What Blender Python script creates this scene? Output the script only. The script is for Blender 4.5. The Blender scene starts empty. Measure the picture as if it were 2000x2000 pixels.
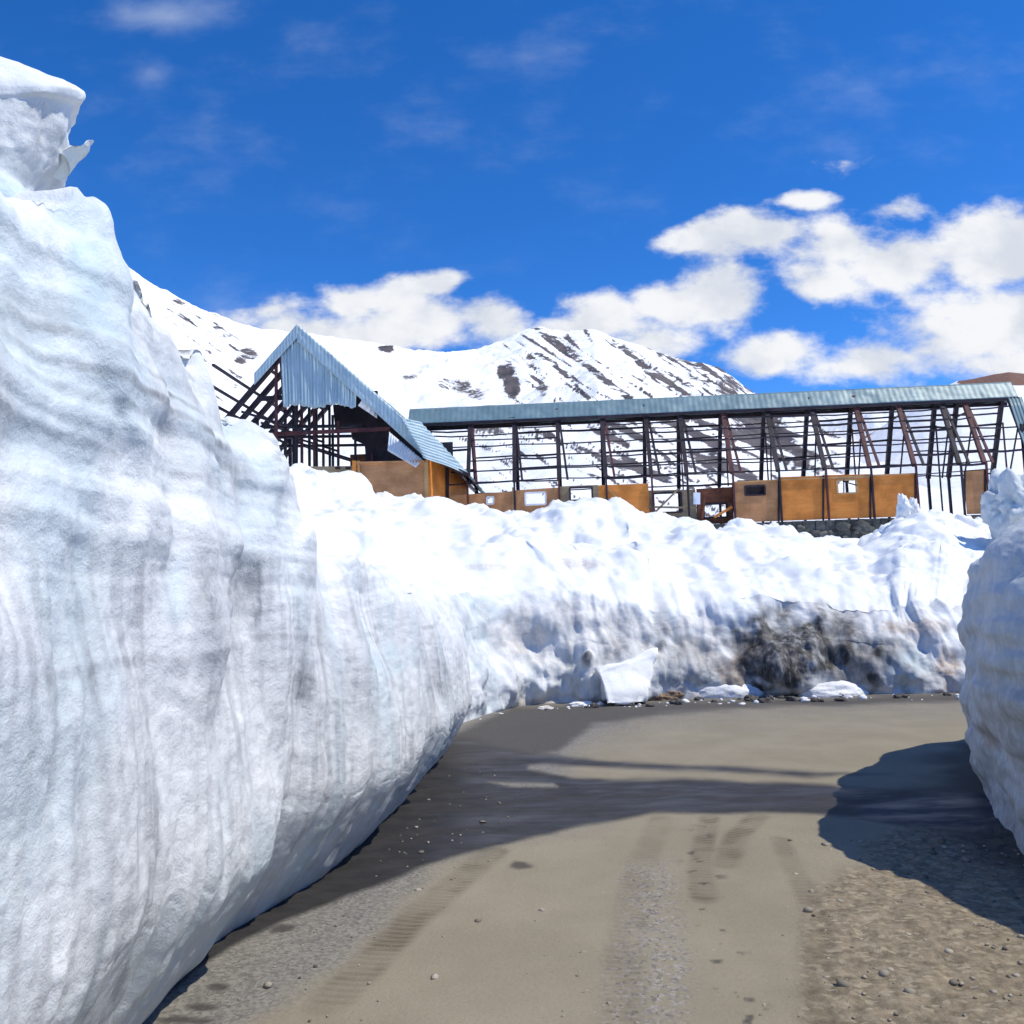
import bpy, bmesh, math, random
import numpy as np
from mathutils import Vector

R = math.radians
sc = bpy.context.scene
COL = sc.collection

# ------------------------------------------------------------------ camera
EYE = np.array([0.0, 0.0, 1.6])
FPX = 1732.0                       # focal length in photo pixels (2000 wide)
PITCH = math.atan(180 / FPX)
ROLL = R(1.7)
_f = np.array([0, math.cos(PITCH), math.sin(PITCH)])
_u0 = np.array([0, -math.sin(PITCH), math.cos(PITCH)])
_r0 = np.array([1.0, 0, 0])
CF = _f
CR = _r0 * math.cos(ROLL) - _u0 * math.sin(ROLL)
CU = _u0 * math.cos(ROLL) + _r0 * math.sin(ROLL)
cam = bpy.data.cameras.new("camera")
cam.sensor_width = 36
cam.lens = 36 * FPX / 2000
cam.clip_start = 0.05
cam.clip_end = 6000
camo = bpy.data.objects.new("camera", cam)
COL.objects.link(camo)
from mathutils import Matrix
M = Matrix(((CR[0], CU[0], -CF[0], EYE[0]), (CR[1], CU[1], -CF[1], EYE[1]),
            (CR[2], CU[2], -CF[2], EYE[2]), (0, 0, 0, 1)))
camo.matrix_world = M
sc.camera = camo

# ------------------------------------------------------------------ light
SUN_EL, SUN_AZ = R(57), R(106)      # azimuth clockwise from +Y (view direction)
sd = Vector((math.sin(SUN_AZ) * math.cos(SUN_EL), math.cos(SUN_AZ) * math.cos(SUN_EL), math.sin(SUN_EL)))
sun = bpy.data.lights.new("sun", 'SUN')
sun.energy = 3.0
sun.angle = R(0.53)
sun.color = (1.0, 0.935, 0.79)
suno = bpy.data.objects.new("sun", sun)
COL.objects.link(suno)
suno.rotation_euler = (-sd).to_track_quat('-Z', 'Y').to_euler()
suno.location = (20, -5, 30)
sc.view_settings.view_transform = 'Standard'
sc.view_settings.look = 'None'
sc.view_settings.exposure = 0.55
sc.view_settings.gamma = 1.0
sc.cycles.max_bounces = 6
sc.cycles.diffuse_bounces = 4


def unproj(px, py):
    d = CF + CR * ((px - 1000) / FPX) + CU * ((1000 - py) / FPX)
    return d


def at_z(px, py, z):
    d = unproj(px, py)
    t = (z - EYE[2]) / d[2]
    return EYE + d * t


def at_y(px, py, y):
    d = unproj(px, py)
    return EYE + d * (y / d[1])


def proj(P):
    Q = np.asarray(P) - EYE
    z = Q @ CF
    z = np.where(np.abs(z) < 1e-3, 1e-3, z)
    return 1000 + FPX * (Q @ CR) / z, 1000 - FPX * (Q @ CU) / z


# ------------------------------------------------------------------ noise
def _hash(ix, iy, iz, seed):
    h = (ix.astype(np.uint32) * np.uint32(374761393) + iy.astype(np.uint32) * np.uint32(668265263)
         + iz.astype(np.uint32) * np.uint32(2147483647) + np.uint32(seed * 144665 + 17))
    h = (h ^ (h >> np.uint32(13))) * np.uint32(1274126177)
    h = h ^ (h >> np.uint32(16))
    h = h * np.uint32(2246822519)
    return (h ^ (h >> np.uint32(15)))


def noise3(x, y, z, seed=0):
    x = np.asarray(x, float); y = np.asarray(y, float) + 0 * x; z = np.asarray(z, float) + 0 * x
    xi, yi, zi = np.floor(x), np.floor(y), np.floor(z)
    fx, fy, fz = x - xi, y - yi, z - zi
    xi, yi, zi = xi.astype(np.int64), yi.astype(np.int64), zi.astype(np.int64)
    u, v, w = [f * f * f * (f * (f * 6 - 15) + 10) for f in (fx, fy, fz)]
    out = 0
    for a in (0, 1):
        for b in (0, 1):
            for c in (0, 1):
                h = _hash(xi + a, yi + b, zi + c, seed)
                gx = ((h & 1023) / 511.5) - 1
                gy = (((h >> np.uint32(10)) & 1023) / 511.5) - 1
                gz = (((h >> np.uint32(20)) & 1023) / 511.5) - 1
                d = gx * (fx - a) + gy * (fy - b) + gz * (fz - c)
                out = out + d * (u if a else 1 - u) * (v if b else 1 - v) * (w if c else 1 - w)
    return out * 1.4


def fbm(x, y, z, octv=4, seed=0, gain=0.5, lac=2.03):
    s, a, f = 0, 1.0, 1.0
    for k in range(octv):
        s = s + a * noise3(np.asarray(x) * f, np.asarray(y) * f, np.asarray(z) * f, seed + k * 7)
        a *= gain
        f *= lac
    return s


def ridged(x, y, z, octv=4, seed=0):
    s, a, f = 0, 1.0, 1.0
    for k in range(octv):
        s = s + a * (1 - np.abs(noise3(np.asarray(x) * f, np.asarray(y) * f, np.asarray(z) * f, seed + k * 7)) * 2)
        a *= .5
        f *= 2.03
    return s


def sstep(a, b, x):
    t = np.clip((np.asarray(x, float) - a) / (b - a), 0, 1)
    return t * t * (3 - 2 * t)


def poly_sd(px, py, poly):
    """signed distance in pixels, positive inside"""
    P = np.array(poly, float)
    n = len(P)
    inside = np.zeros(px.shape, bool)
    dist = np.full(px.shape, 1e9)
    for i in range(n):
        a, b = P[i], P[(i + 1) % n]
        ex, ey = b - a
        t = np.clip(((px - a[0]) * ex + (py - a[1]) * ey) / (ex * ex + ey * ey + 1e-9), 0, 1)
        dist = np.minimum(dist, np.hypot(px - a[0] - t * ex, py - a[1] - t * ey))
        c = ((a[1] > py) != (b[1] > py))
        with np.errstate(divide='ignore', invalid='ignore'):
            xi = a[0] + (py - a[1]) / (b[1] - a[1] + 1e-12) * ex
        inside ^= c & (px < xi)
    return np.where(inside, dist, -dist)


def line_d(px, py, pts):
    dist = np.full(np.shape(px), 1e9)
    for a, b in zip(pts[:-1], pts[1:]):
        a = np.array(a, float); b = np.array(b, float)
        ex, ey = b - a
        t = np.clip(((px - a[0]) * ex + (py - a[1]) * ey) / (ex * ex + ey * ey + 1e-9), 0, 1)
        dist = np.minimum(dist, np.hypot(px - a[0] - t * ex, py - a[1] - t * ey))
    return dist


# ------------------------------------------------------------------ object helpers
def link(o, parent=None, label=None, cat=None, group=None, kind=None):
    COL.objects.link(o)
    if parent is not None:
        o.parent = parent
    if label: o["label"] = label
    if cat: o["category"] = cat
    if group: o["group"] = group
    if kind: o["kind"] = kind
    return o


def grid_mesh(name, P, mat, attrs=None, smooth=True, flip=False):
    """P: (rows, cols, 3) array"""
    r, c = P.shape[:2]
    me = bpy.data.meshes.new(name)
    i = np.arange(r * c).reshape(r, c)
    q = np.stack([i[:-1, :-1], i[:-1, 1:], i[1:, 1:], i[1:, :-1]], -1).reshape(-1, 4)
    if flip:
        q = q[:, ::-1]
    me.vertices.add(r * c)
    me.vertices.foreach_set("co", P.reshape(-1).astype(np.float32))
    me.loops.add(q.size)
    me.loops.foreach_set("vertex_index", q.reshape(-1).astype(np.int32))
    me.polygons.add(len(q))
    me.polygons.foreach_set("loop_start", (np.arange(len(q)) * 4).astype(np.int32))
    me.polygons.foreach_set("loop_total", np.full(len(q), 4, np.int32))
    me.update(calc_edges=True)
    me.polygons.foreach_set("use_smooth", np.full(len(q), smooth, bool))
    for k, v in (attrs or {}).items():
        a = me.attributes.new(k, 'FLOAT', 'POINT')
        a.data.foreach_set("value", np.asarray(v, np.float32).reshape(-1))
    me.materials.append(mat)
    me.validate()
    return bpy.data.objects.new(name, me)


def grid_normals(P, flip=False):
    du = np.gradient(P, axis=1)
    dv = np.gradient(P, axis=0)
    n = np.cross(du, dv)
    n /= np.linalg.norm(n, axis=2, keepdims=True) + 1e-9
    return -n if flip else n


class MB:
    def __init__(s):
        s.v, s.f = [], []

    def hexa(s, pts):
        b = len(s.v)
        s.v += [tuple(map(float, p)) for p in pts]
        for q in ((0, 3, 2, 1), (4, 5, 6, 7), (0, 1, 5, 4), (1, 2, 6, 5), (2, 3, 7, 6), (3, 0, 4, 7)):
            s.f.append(tuple(b + k for k in q))
        return s

    def bar(s, a, b, w, h, up=(0, 0, 1)):
        a, b = Vector(a), Vector(b)
        d = (b - a).normalized()
        x = d.cross(Vector(up))
        if x.length < 1e-4:
            x = d.cross(Vector((0, 1, 0)))
        x.normalize()
        y = x.cross(d).normalized()
        x, y = x * (w / 2), y * (h / 2)
        return s.hexa([a - x - y, a + x - y, a + x + y, a - x + y, b - x - y, b + x - y, b + x + y, b - x + y])

    def build(s, name, mat, parent=None, bevel=0, **kw):
        me = bpy.data.meshes.new(name)
        me.from_pydata(s.v, [], s.f)
        bm = bmesh.new(); bm.from_mesh(me)
        bmesh.ops.recalc_face_normals(bm, faces=bm.faces)
        bm.to_mesh(me); bm.free()
        me.materials.append(mat)
        o = bpy.data.objects.new(name, me)
        link(o, parent, **kw)
        if bevel:
            m = o.modifiers.new("bevel", 'BEVEL'); m.width = bevel; m.segments = 1
        return o


# ------------------------------------------------------------------ materials
def new_mat(name):
    m = bpy.data.materials.new(name)
    m.use_nodes = True
    nt = m.node_tree
    b = nt.nodes["Principled BSDF"]
    return m, nt, b


def N(nt, typ, **kw):
    n = nt.nodes.new(typ)
    for k, v in kw.items():
        setattr(n, k, v)
    return n


def mixc(nt, fac, a, b, mode='MIX'):
    n = nt.nodes.new('ShaderNodeMix')
    n.data_type = 'RGBA'
    n.blend_type = mode
    for sock, v in ((0, fac), (6, a), (7, b)):
        if isinstance(v, (tuple, list)):
            n.inputs[sock].default_value = (*v, 1) if len(v) == 3 else v
        elif isinstance(v, (int, float)):
            n.inputs[sock].default_value = v
        else:
            nt.links.new(v, n.inputs[sock])
    return n.outputs[2]


def mth(nt, op, a, b=None, clamp=False):
    n = nt.nodes.new('ShaderNodeMath')
    n.operation = op
    n.use_clamp = clamp
    for k, v in enumerate((a, b)):
        if v is None: continue
        if isinstance(v, (int, float)):
            n.inputs[k].default_value = v
        else:
            nt.links.new(v, n.inputs[k])
    return n.outputs[0]


def ramp(nt, x, lo, hi, a=0.0, b=1.0):
    n = nt.nodes.new('ShaderNodeMapRange')
    n.interpolation_type = 'SMOOTHSTEP'
    nt.links.new(x, n.inputs[0])
    n.inputs[1].default_value = lo; n.inputs[2].default_value = hi
    n.inputs[3].default_value = a; n.inputs[4].default_value = b
    return n.outputs[0]


def noise_n(nt, scale, detail=4, rough=.55, vec=None, stretch=None, dist=0):
    n = nt.nodes.new('ShaderNodeTexNoise')
    n.inputs['Scale'].default_value = scale
    n.inputs['Detail'].default_value = detail
    n.inputs['Roughness'].default_value = rough
    n.inputs['Distortion'].default_value = dist
    if vec is None:
        vec = nt.nodes.new('ShaderNodeTexCoord').outputs['Object']
    if stretch:
        mp = nt.nodes.new('ShaderNodeMapping')
        mp.inputs['Scale'].default_value = stretch
        nt.links.new(vec, mp.inputs[0])
        vec = mp.outputs[0]
    nt.links.new(vec, n.inputs['Vector'])
    return n.outputs[0]


def attr(nt, name):
    n = nt.nodes.new('ShaderNodeAttribute')
    n.attribute_name = name
    return n.outputs['Fac']


def bump(nt, b, h, strength=.4, dist=.02, prev=None):
    n = nt.nodes.new('ShaderNodeBump')
    n.inputs['Strength'].default_value = strength
    n.inputs['Distance'].default_value = dist
    nt.links.new(h, n.inputs['Height'])
    if prev is not None:
        nt.links.new(prev, n.inputs['Normal'])
    nt.links.new(n.outputs[0], b.inputs['Normal'])
    return n.outputs[0]


def snow_material(name, base=(.86, .875, .89), fine=28, bdist=.02, streak=0.0):
    m, nt, b = new_mat(name)
    mott = ramp(nt, noise_n(nt, 3.2, 6, .6), .35, .68)
    c = mixc(nt, mott, tuple(x * .93 for x in base), base)
    if streak:
        sk = ramp(nt, noise_n(nt, 22, 7, .72, stretch=(1, 1, .22)), .42, .70)
        c = mixc(nt, mth(nt, 'MULTIPLY', sk, streak), c, (.42, .45, .48))
        sp_ = ramp(nt, noise_n(nt, 70, 4, .7, stretch=(1, 1, .6)), .56, .70)
        c = mixc(nt, mth(nt, 'MULTIPLY', sp_, streak * .8), c, (.40, .42, .44))
    ice_shade = mth(nt, 'MULTIPLY', attr(nt, 'ice_shade'), ramp(nt, noise_n(nt, 9, 5, .65), .25, .6, .55, 1))  # icy tint mask, also carries painted shade
    c = mixc(nt, ice_shade, c, (.55, .67, .70))
    grime_shade = mth(nt, 'MULTIPLY', attr(nt, 'dirt_shade'), ramp(nt, noise_n(nt, 14, 6, .7, stretch=(1, 1, .45)), .3, .62, .45, 1.0))  # stain mask, also carries painted shade
    c = mixc(nt, grime_shade, c, (.27, .28, .29))
    brown = mth(nt, 'MULTIPLY', attr(nt, 'brown'), ramp(nt, noise_n(nt, 11, 6, .7), .3, .6, .3, 1.0))
    c = mixc(nt, brown, c, (.36, .25, .16))
    soil = mth(nt, 'MULTIPLY', attr(nt, 'soil'), ramp(nt, noise_n(nt, 9, 7, .72, stretch=(1, 1, .4)), .30, .55, .62, 1.0))
    c = mixc(nt, soil, c, mixc(nt, ramp(nt, noise_n(nt, 4, 7, .7, stretch=(1, 1, .4)), .42, .62), (.024, .023, .023), (.12, .115, .108)))
    nt.links.new(c, b.inputs['Base Color'])
    b.inputs['Roughness'].default_value = .55
    b.inputs['Specular IOR Level'].default_value = .3
    h = mth(nt, 'ADD', noise_n(nt, fine, 8, .68), mth(nt, 'MULTIPLY', noise_n(nt, fine * 3.7, 5, .7), .5))
    bump(nt, b, h, .55, bdist)
    return m


M_SNOW = snow_material("packed_snow", (.845, .86, .855), 24, .018)
M_WALL = snow_material("old_wall_snow", (.85, .86, .845), 22, .016, .22)
M_SNOWF = snow_material("soft_snow", (.88, .89, .885), 12, .05)


def timber_material(name, col, col2, scale=7, stretch=(1, 1, 8), rough=.75):
    m, nt, b = new_mat(name)
    g = ramp(nt, noise_n(nt, scale, 6, .6, stretch=stretch), .3, .7)
    c = mixc(nt, g, col, col2)
    st = ramp(nt, noise_n(nt, 1.1, 5, .6), .35, .7)
    c = mixc(nt, st, c, tuple(x * .72 for x in col))
    nt.links.new(c, b.inputs['Base Color'])
    b.inputs['Roughness'].default_value = rough
    b.inputs['Specular IOR Level'].default_value = .25
    bump(nt, b, noise_n(nt, scale * 5, 4, .6, stretch=stretch), .3, .004)
    return m


M_STEEL = timber_material("dark_painted_steel", (.022, .017, .024), (.045, .034, .045), 3, (1, 1, .5), .6)
M_RUST = timber_material("red_oxide_steel", (.085, .025, .030), (.13, .05, .045), 3, (1, 1, .5), .6)
M_PLY = timber_material("orange_plywood", (.62, .215, .040), (.70, .265, .06), 1.6, (.6, .6, 6), .7)
M_PLY2 = timber_material("weathered_plywood", (.46, .22, .092), (.53, .27, .125), 1.6, (.6, .6, 6), .7)
M_PLY3 = timber_material("grey_brown_plywood", (.25, .19, .12), (.33, .25, .15), 1.6, (.6, .6, 6), .7)
M_REDW = timber_material("dark_red_boards", (.13, .042, .022), (.22, .085, .04), 3, (1, 1, 3), .7)
M_TRIM = timber_material("pale_trim", (.48, .27, .11), (.55, .34, .15), 3, (1, 1, 6), .7)
M_WHITE = timber_material("white_frame_paint", (.72, .73, .75), (.8, .8, .82), 3, (1, 1, 2), .5)
M_RUBBLE = timber_material("dark_rubble", (.06, .065, .06), (.17, .165, .15), 4, (1, 1, 1), .9)


def sheet_material(name, c1, c2, rough=.5):
    m, nt, b = new_mat(name)
    g = ramp(nt, noise_n(nt, .55, 6, .65), .35, .68)
    c = mixc(nt, g, c1, c2)
    s = ramp(nt, noise_n(nt, 2.4, 6, .7, stretch=(2.2, 2.2, .5)), .5, .75)
    c = mixc(nt, mth(nt, 'MULTIPLY', s, .5), c, tuple(x * .6 for x in c1))
    nt.links.new(c, b.inputs['Base Color'])
    b.inputs['Roughness'].default_value = rough
    b.inputs['Metallic'].default_value = .1
    return m


M_SHEET = sheet_material("blue_grey_roof_sheet", (.125, .205, .235), (.17, .262, .295))
M_SHEET2 = sheet_material("light_blue_roof_sheet", (.27, .375, .43), (.355, .465, .515))
M_GALV = sheet_material("pale_galvanised_sheet", (.58, .62, .66), (.70, .74, .78))

# ------------------------------------------------------------------ sky
w = bpy.data.worlds.new("World")
sc.world = w
w.use_nodes = True
nt = w.node_tree
bg = nt.nodes['Background']
sky = N(nt, 'ShaderNodeTexSky', sky_type='NISHITA')
sky.sun_disc = False
sky.sun_elevation = SUN_EL
sky.sun_rotation = SUN_AZ
sky.altitude = 4500
sky.air_density = 1.0
sky.dust_density = 0.15
sky.ozone_density = 3.0
SKYS = 0.15
hs = N(nt, 'ShaderNodeHueSaturation')
hs.inputs['Saturation'].default_value = 1.31
hs.inputs['Value'].default_value = 1.1
hs.inputs['Hue'].default_value = 0.508
nt.links.new(sky.outputs[0], hs.inputs['Color'])
tc = N(nt, 'ShaderNodeTexCoord').outputs['Generated']
sep = N(nt, 'ShaderNodeSeparateXYZ')
nt.links.new(tc, sep.inputs[0])
fy = mth(nt, 'MAXIMUM', sep.outputs[1], .05)
uu = mth(nt, 'DIVIDE', sep.outputs[0], fy)
vv = mth(nt, 'DIVIDE', sep.outputs[2], fy)
cv = N(nt, 'ShaderNodeCombineXYZ')
nt.links.new(uu, cv.inputs[0]); nt.links.new(vv, cv.inputs[1])
base = cv.outputs[0]
wn = N(nt, 'ShaderNodeTexNoise')
wn.inputs['Scale'].default_value = 7
wn.inputs['Detail'].default_value = 5
nt.links.new(base, wn.inputs['Vector'])
wsub = N(nt, 'ShaderNodeVectorMath', operation='SUBTRACT')
nt.links.new(wn.outputs['Color'], wsub.inputs[0]); wsub.inputs[1].default_value = (.5, .5, .5)
wsc = N(nt, 'ShaderNodeVectorMath', operation='SCALE')
nt.links.new(wsub.outputs[0], wsc.inputs[0]); wsc.inputs['Scale'].default_value = .06
wad = N(nt, 'ShaderNodeVectorMath', operation='ADD')
nt.links.new(base, wad.inputs[0]); nt.links.new(wsc.outputs[0], wad.inputs[1])
warped = wad.outputs[0]


def cloud_field(blobs):
    out = None
    for (px, py, rx, ry, wt) in blobs:
        d = unproj(px, py)
        cu_, cv_ = d[0] / d[1], d[2] / d[1]
        rx_, ry_ = rx / FPX / d[1], ry / FPX / d[1]
        a = N(nt, 'ShaderNodeVectorMath', operation='SUBTRACT')
        nt.links.new(warped, a.inputs[0]); a.inputs[1].default_value = (cu_, cv_, 0); rx_ *= 1.12; ry_ *= 1.12
        s = N(nt, 'ShaderNodeVectorMath', operation='MULTIPLY')
        nt.links.new(a.outputs[0], s.inputs[0]); s.inputs[1].default_value = (1 / rx_, 1 / ry_, 0)
        ln = N(nt, 'ShaderNodeVectorMath', operation='LENGTH')
        nt.links.new(s.outputs[0], ln.inputs[0])
        v = mth(nt, 'MULTIPLY', mth(nt, 'SUBTRACT', 1.0, ln.outputs['Value']), wt)
        if out is None:
            out = v
        else:
            sm = N(nt, 'ShaderNodeMath', operation='SMOOTH_MAX')
            nt.links.new(out, sm.inputs[0]); nt.links.new(v, sm.inputs[1]); sm.inputs[2].default_value = .25
            out = sm.outputs[0]
    return out


CUM = [(1380, 458, 110, 38, 1), (1480, 455, 120, 48, 1), (1640, 475, 120, 75, 1), (1740, 510, 150, 80, 1),
       (1610, 555, 120, 55, .9), (1900, 490, 130, 85, 1), (1990, 480, 120, 90, 1),
       (1400, 570, 110, 70, 1), (1310, 585, 100, 60, 1), (1190, 615, 110, 55, 1), (1110, 650, 120, 50, 1), (1270, 650, 120, 55, .8),
       (795, 570, 70, 55, 1), (850, 555, 75, 40, 1), (700, 590, 80, 48, 1), (760, 640, 200, 75, 1), (620, 650, 180, 60, .9),
       (960, 630, 95, 60, 1), (520, 610, 110, 40, .5), (1500, 690, 100, 52, .8), (1880, 660, 200, 90, .85), (1700, 715, 140, 50, .75),
       (1990, 610, 120, 90, .9), (1565, 388, 70, 22, .75), (1755, 405, 85, 28, .7), (1650, 300, 60, 26, .35), (2000, 720, 200, 60, .8)]
fld = cloud_field(CUM)
n1 = N(nt, 'ShaderNodeTexNoise')
n1.inputs['Scale'].default_value = 10
n1.inputs['Detail'].default_value = 12
n1.inputs['Roughness'].default_value = .6
mp = N(nt, 'ShaderNodeMapping'); mp.inputs['Scale'].default_value = (1, 1.6, 1)
nt.links.new(base, mp.inputs[0]); nt.links.new(mp.outputs[0], n1.inputs['Vector'])
dens = mth(nt, 'ADD', fld, mth(nt, 'MULTIPLY', mth(nt, 'SUBTRACT', n1.outputs[0], .5), 1.9))
cmask = ramp(nt, dens, .04, .58)
WISP = [(520, 330, 500, 300, .1), (330, 45, 160, 55, .95), (290, 130, 70, 50, .6), (250, 40, 60, 70, .7), (400, 230, 60, 130, .35), (950, 90, 420, 80, .22), (720, 100, 120, 200, .16),
        (1650, 200, 500, 160, .2), (450, 590, 250, 90, .42), (1050, 240, 60, 90, .18)]
fw = cloud_field(WISP)
n2 = N(nt, 'ShaderNodeTexNoise')
n2.inputs['Scale'].default_value = 8
n2.inputs['Detail'].default_value = 7
n2.inputs['Roughness'].default_value = .6
mp2 = N(nt, 'ShaderNodeMapping'); mp2.inputs['Scale'].default_value = (.8, 1.5, 1)
nt.links.new(base, mp2.inputs[0]); nt.links.new(mp2.outputs[0], n2.inputs['Vector'])
wmask = mth(nt, 'MULTIPLY', ramp(nt, mth(nt, 'ADD', fw, mth(nt, 'MULTIPLY', mth(nt, 'SUBTRACT', n2.outputs[0], .5), 1.8)), .0, 1.5), .46)
# cloud body colour: brilliant tops, soft grey where thick
n3 = N(nt, 'ShaderNodeTexNoise'); n3.inputs['Scale'].default_value = 9; n3.inputs['Detail'].default_value = 6
nt.links.new(warped, n3.inputs['Vector'])
ccol = mixc(nt, ramp(nt, mth(nt, 'ADD', n3.outputs[0], mth(nt, 'MULTIPLY', mth(nt, 'SUBTRACT', n1.outputs[0], .5), .8)), .30, .66), (.47, .50, .56), (.63, .64, .66))
skyc = N(nt, 'ShaderNodeVectorMath', operation='SCALE')
nt.links.new(hs.outputs[0], skyc.inputs[0]); skyc.inputs['Scale'].default_value = SKYS
front = ramp(nt, sep.outputs[1], .05, .2)
c = mixc(nt, mth(nt, 'MULTIPLY', wmask, front), skyc.outputs[0], (.47, .53, .62))
c = mixc(nt, mth(nt, 'MULTIPLY', cmask, front), c, ccol)
# Background strength carries the sky factor; the mix above is in radiance units
sc_ = N(nt, 'ShaderNodeVectorMath', operation='SCALE')
nt.links.new(c, sc_.inputs[0]); sc_.inputs['Scale'].default_value = 1 / SKYS
nt.links.new(sc_.outputs[0], bg.inputs['Color'])
bg.inputs['Strength'].default_value = SKYS

# ------------------------------------------------------------------ road
def road():
    ys = np.geomspace(1.2, 26, 620)
    P = np.zeros((len(ys), 620, 3))
    for i, y in enumerate(ys):
        x0, x1 = -2.6 - .0 * y, max(4.2, .62 * y + 1.2)
        P[i, :, 0] = np.linspace(x0, x1, 620)
        P[i, :, 1] = y
    X, Y = P[..., 0], P[..., 1]
    P[..., 2] = .004 + .012 * fbm(X * .5, Y * .5, 0, 3, 5) * sstep(0, 2, Y)
    px, py = proj(np.stack([X, Y, 0 * X], -1))
    # noise in world space, bigger in pixels when nearer
    wob = fbm(X * 1.6, Y * 1.6, 0, 4, 11) * 18 * np.clip(6 / Y, .3, 2) / 1
    wob2 = fbm(X * 6, Y * 6, 3, 4, 21) * 10 * np.clip(6 / Y, .3, 2)
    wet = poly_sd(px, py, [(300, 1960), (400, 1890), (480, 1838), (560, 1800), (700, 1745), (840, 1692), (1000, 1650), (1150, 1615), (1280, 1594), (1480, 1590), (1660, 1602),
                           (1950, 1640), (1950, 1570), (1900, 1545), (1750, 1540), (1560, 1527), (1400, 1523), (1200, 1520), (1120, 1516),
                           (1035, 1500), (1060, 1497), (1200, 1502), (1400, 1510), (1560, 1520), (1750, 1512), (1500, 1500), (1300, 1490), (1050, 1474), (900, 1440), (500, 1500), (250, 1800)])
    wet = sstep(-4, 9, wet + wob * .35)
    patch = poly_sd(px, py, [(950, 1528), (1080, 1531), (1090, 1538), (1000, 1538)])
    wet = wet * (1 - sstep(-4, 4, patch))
    grey = poly_sd(px, py, [(100, 2100), (420, 2100), (560, 1960), (700, 1850), (850, 1700), (1000, 1640), (1180, 1600), (1100, 1560), (1120, 1480), (1180, 1440),
                            (1330, 1400), (1600, 1380), (2000, 1372), (2000, 1330), (800, 1350), (500, 1500)])
    grey = sstep(-45, 40, grey + wob * 1.2)
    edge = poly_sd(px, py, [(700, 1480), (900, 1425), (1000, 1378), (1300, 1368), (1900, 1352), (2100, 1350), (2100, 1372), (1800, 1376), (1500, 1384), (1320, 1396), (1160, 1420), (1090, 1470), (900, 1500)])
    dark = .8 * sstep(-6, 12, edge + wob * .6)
    blots = [(550, 1815, 34, 9), (430, 1925, 30, 14), (400, 1965, 40, 10), (350, 1990, 60, 10), (1015, 1690, 30, 10)]
    for (bx, by, rx, ry) in blots:
        dark = np.maximum(dark, .85 * sstep(0, .6, 1 - np.hypot((px - bx) / rx, (py - by) / ry) + wob2 * .05))
    gv = poly_sd(px, py, [(1690, 1660), (1640, 1700), (1590, 1760), (1570, 1850), (1560, 2100), (2300, 2100), (2300, 1800), (2000, 1600), (1750, 1620)])
    gravel = sstep(-25, 25, gv + wob * 1.4)
    g2 = poly_sd(px, py, [(1235, 1690), (1300, 1690), (1330, 1800), (1360, 2100), (1170, 2100), (1200, 1850)])
    pebb = sstep(-40, 30, g2 + wob * 1.2)
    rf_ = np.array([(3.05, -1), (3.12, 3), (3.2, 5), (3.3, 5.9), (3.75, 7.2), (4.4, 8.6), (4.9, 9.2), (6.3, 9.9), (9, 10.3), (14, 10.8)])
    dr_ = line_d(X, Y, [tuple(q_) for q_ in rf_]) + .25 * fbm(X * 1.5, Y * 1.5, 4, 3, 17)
    falloff = .75 * sstep(.75, .25, dr_)  # shade along the right wall's foot, painted into the road colour
    pool_reflect = sstep(-6, 10, poly_sd(px, py, [(1665, 1592), (1700, 1568), (1780, 1556), (1860, 1548), (1960, 1556), (1980, 1600), (1880, 1618), (1800, 1614), (1730, 1608)]) + wob * .5)
    # tyre tracks, with cross bars of a tread
    def track(pts, wd, amp, period, soft=.4):
        acc = np.zeros_like(px); best = np.full(px.shape, 1e9); along = np.zeros_like(px); L = 0
        for a, b in zip(pts[:-1], pts[1:]):
            A = at_z(*a, 0)[:2]; B = at_z(*b, 0)[:2]
            e = B - A; l = np.hypot(*e)
            t = np.clip(((X - A[0]) * e[0] + (Y - A[1]) * e[1]) / l ** 2, 0, 1)
            d = np.hypot(X - A[0] - t * e[0], Y - A[1] - t * e[1])
            m = d < best
            best = np.where(m, d, best); along = np.where(m, L + t * l, along); L += l
        bars = .55 + .45 * np.sin(along / period * 6.283 + 9 * np.minimum(best, wd))
        n = sstep(-.35, .45, fbm(X * 3, Y * 3, 7, 3, 31))
        return 1.45 * amp * sstep(wd, wd * soft, best) * (.3 + .7 * bars) * (.4 + .6 * n)
    trk = track([(960, 1665), (900, 1715), (800, 1800), (700, 1900), (640, 1960)], .14, .75, .055)
    trk = np.maximum(trk, track([(1385, 1598), (1375, 1640), (1368, 1690), (1375, 1760)], .10, .65, .06))
    trk = np.maximum(trk, track([(1480, 1596), (1440, 1630), (1415, 1690)], .12, .65, .06))
    trk = np.maximum(trk, track([(1290, 1600), (1250, 1700), (1220, 1850), (1200, 2050)], .13, .3, .06))
    trk = np.maximum(trk, track([(1520, 1640), (1580, 1760), (1600, 1900), (1610, 2050)], .09, .38, .06))
    # dark pits and stones along the track on the right
    pits = sstep(.42, .62, fbm(X * 9, Y * 9, 2, 3, 41)) * sstep(60, 10, line_d(px, py, [(1370, 1650), (1385, 1760), (1420, 1890), (1480, 2020)])) * .8
    dark = np.maximum(np.maximum(dark, pits), falloff)
    P[..., 2] += gravel * (.014 * fbm(X * 7, Y * 7, 1, 4, 51)) - .006 * trk
    m, nt, b = new_mat("dusty_road")
    c = mixc(nt, ramp(nt, noise_n(nt, 1.3, 6, .6), .3, .7), (.236, .207, .148), (.278, .245, .178))
    c = mixc(nt, ramp(nt, noise_n(nt, 3.4, 6, .7, stretch=(1, .25, 1)), .5, .75, 0, .35), c, (.20, .18, .135))
    speck = ramp(nt, noise_n(nt, 60, 4, .7), .52, .66)
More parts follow.
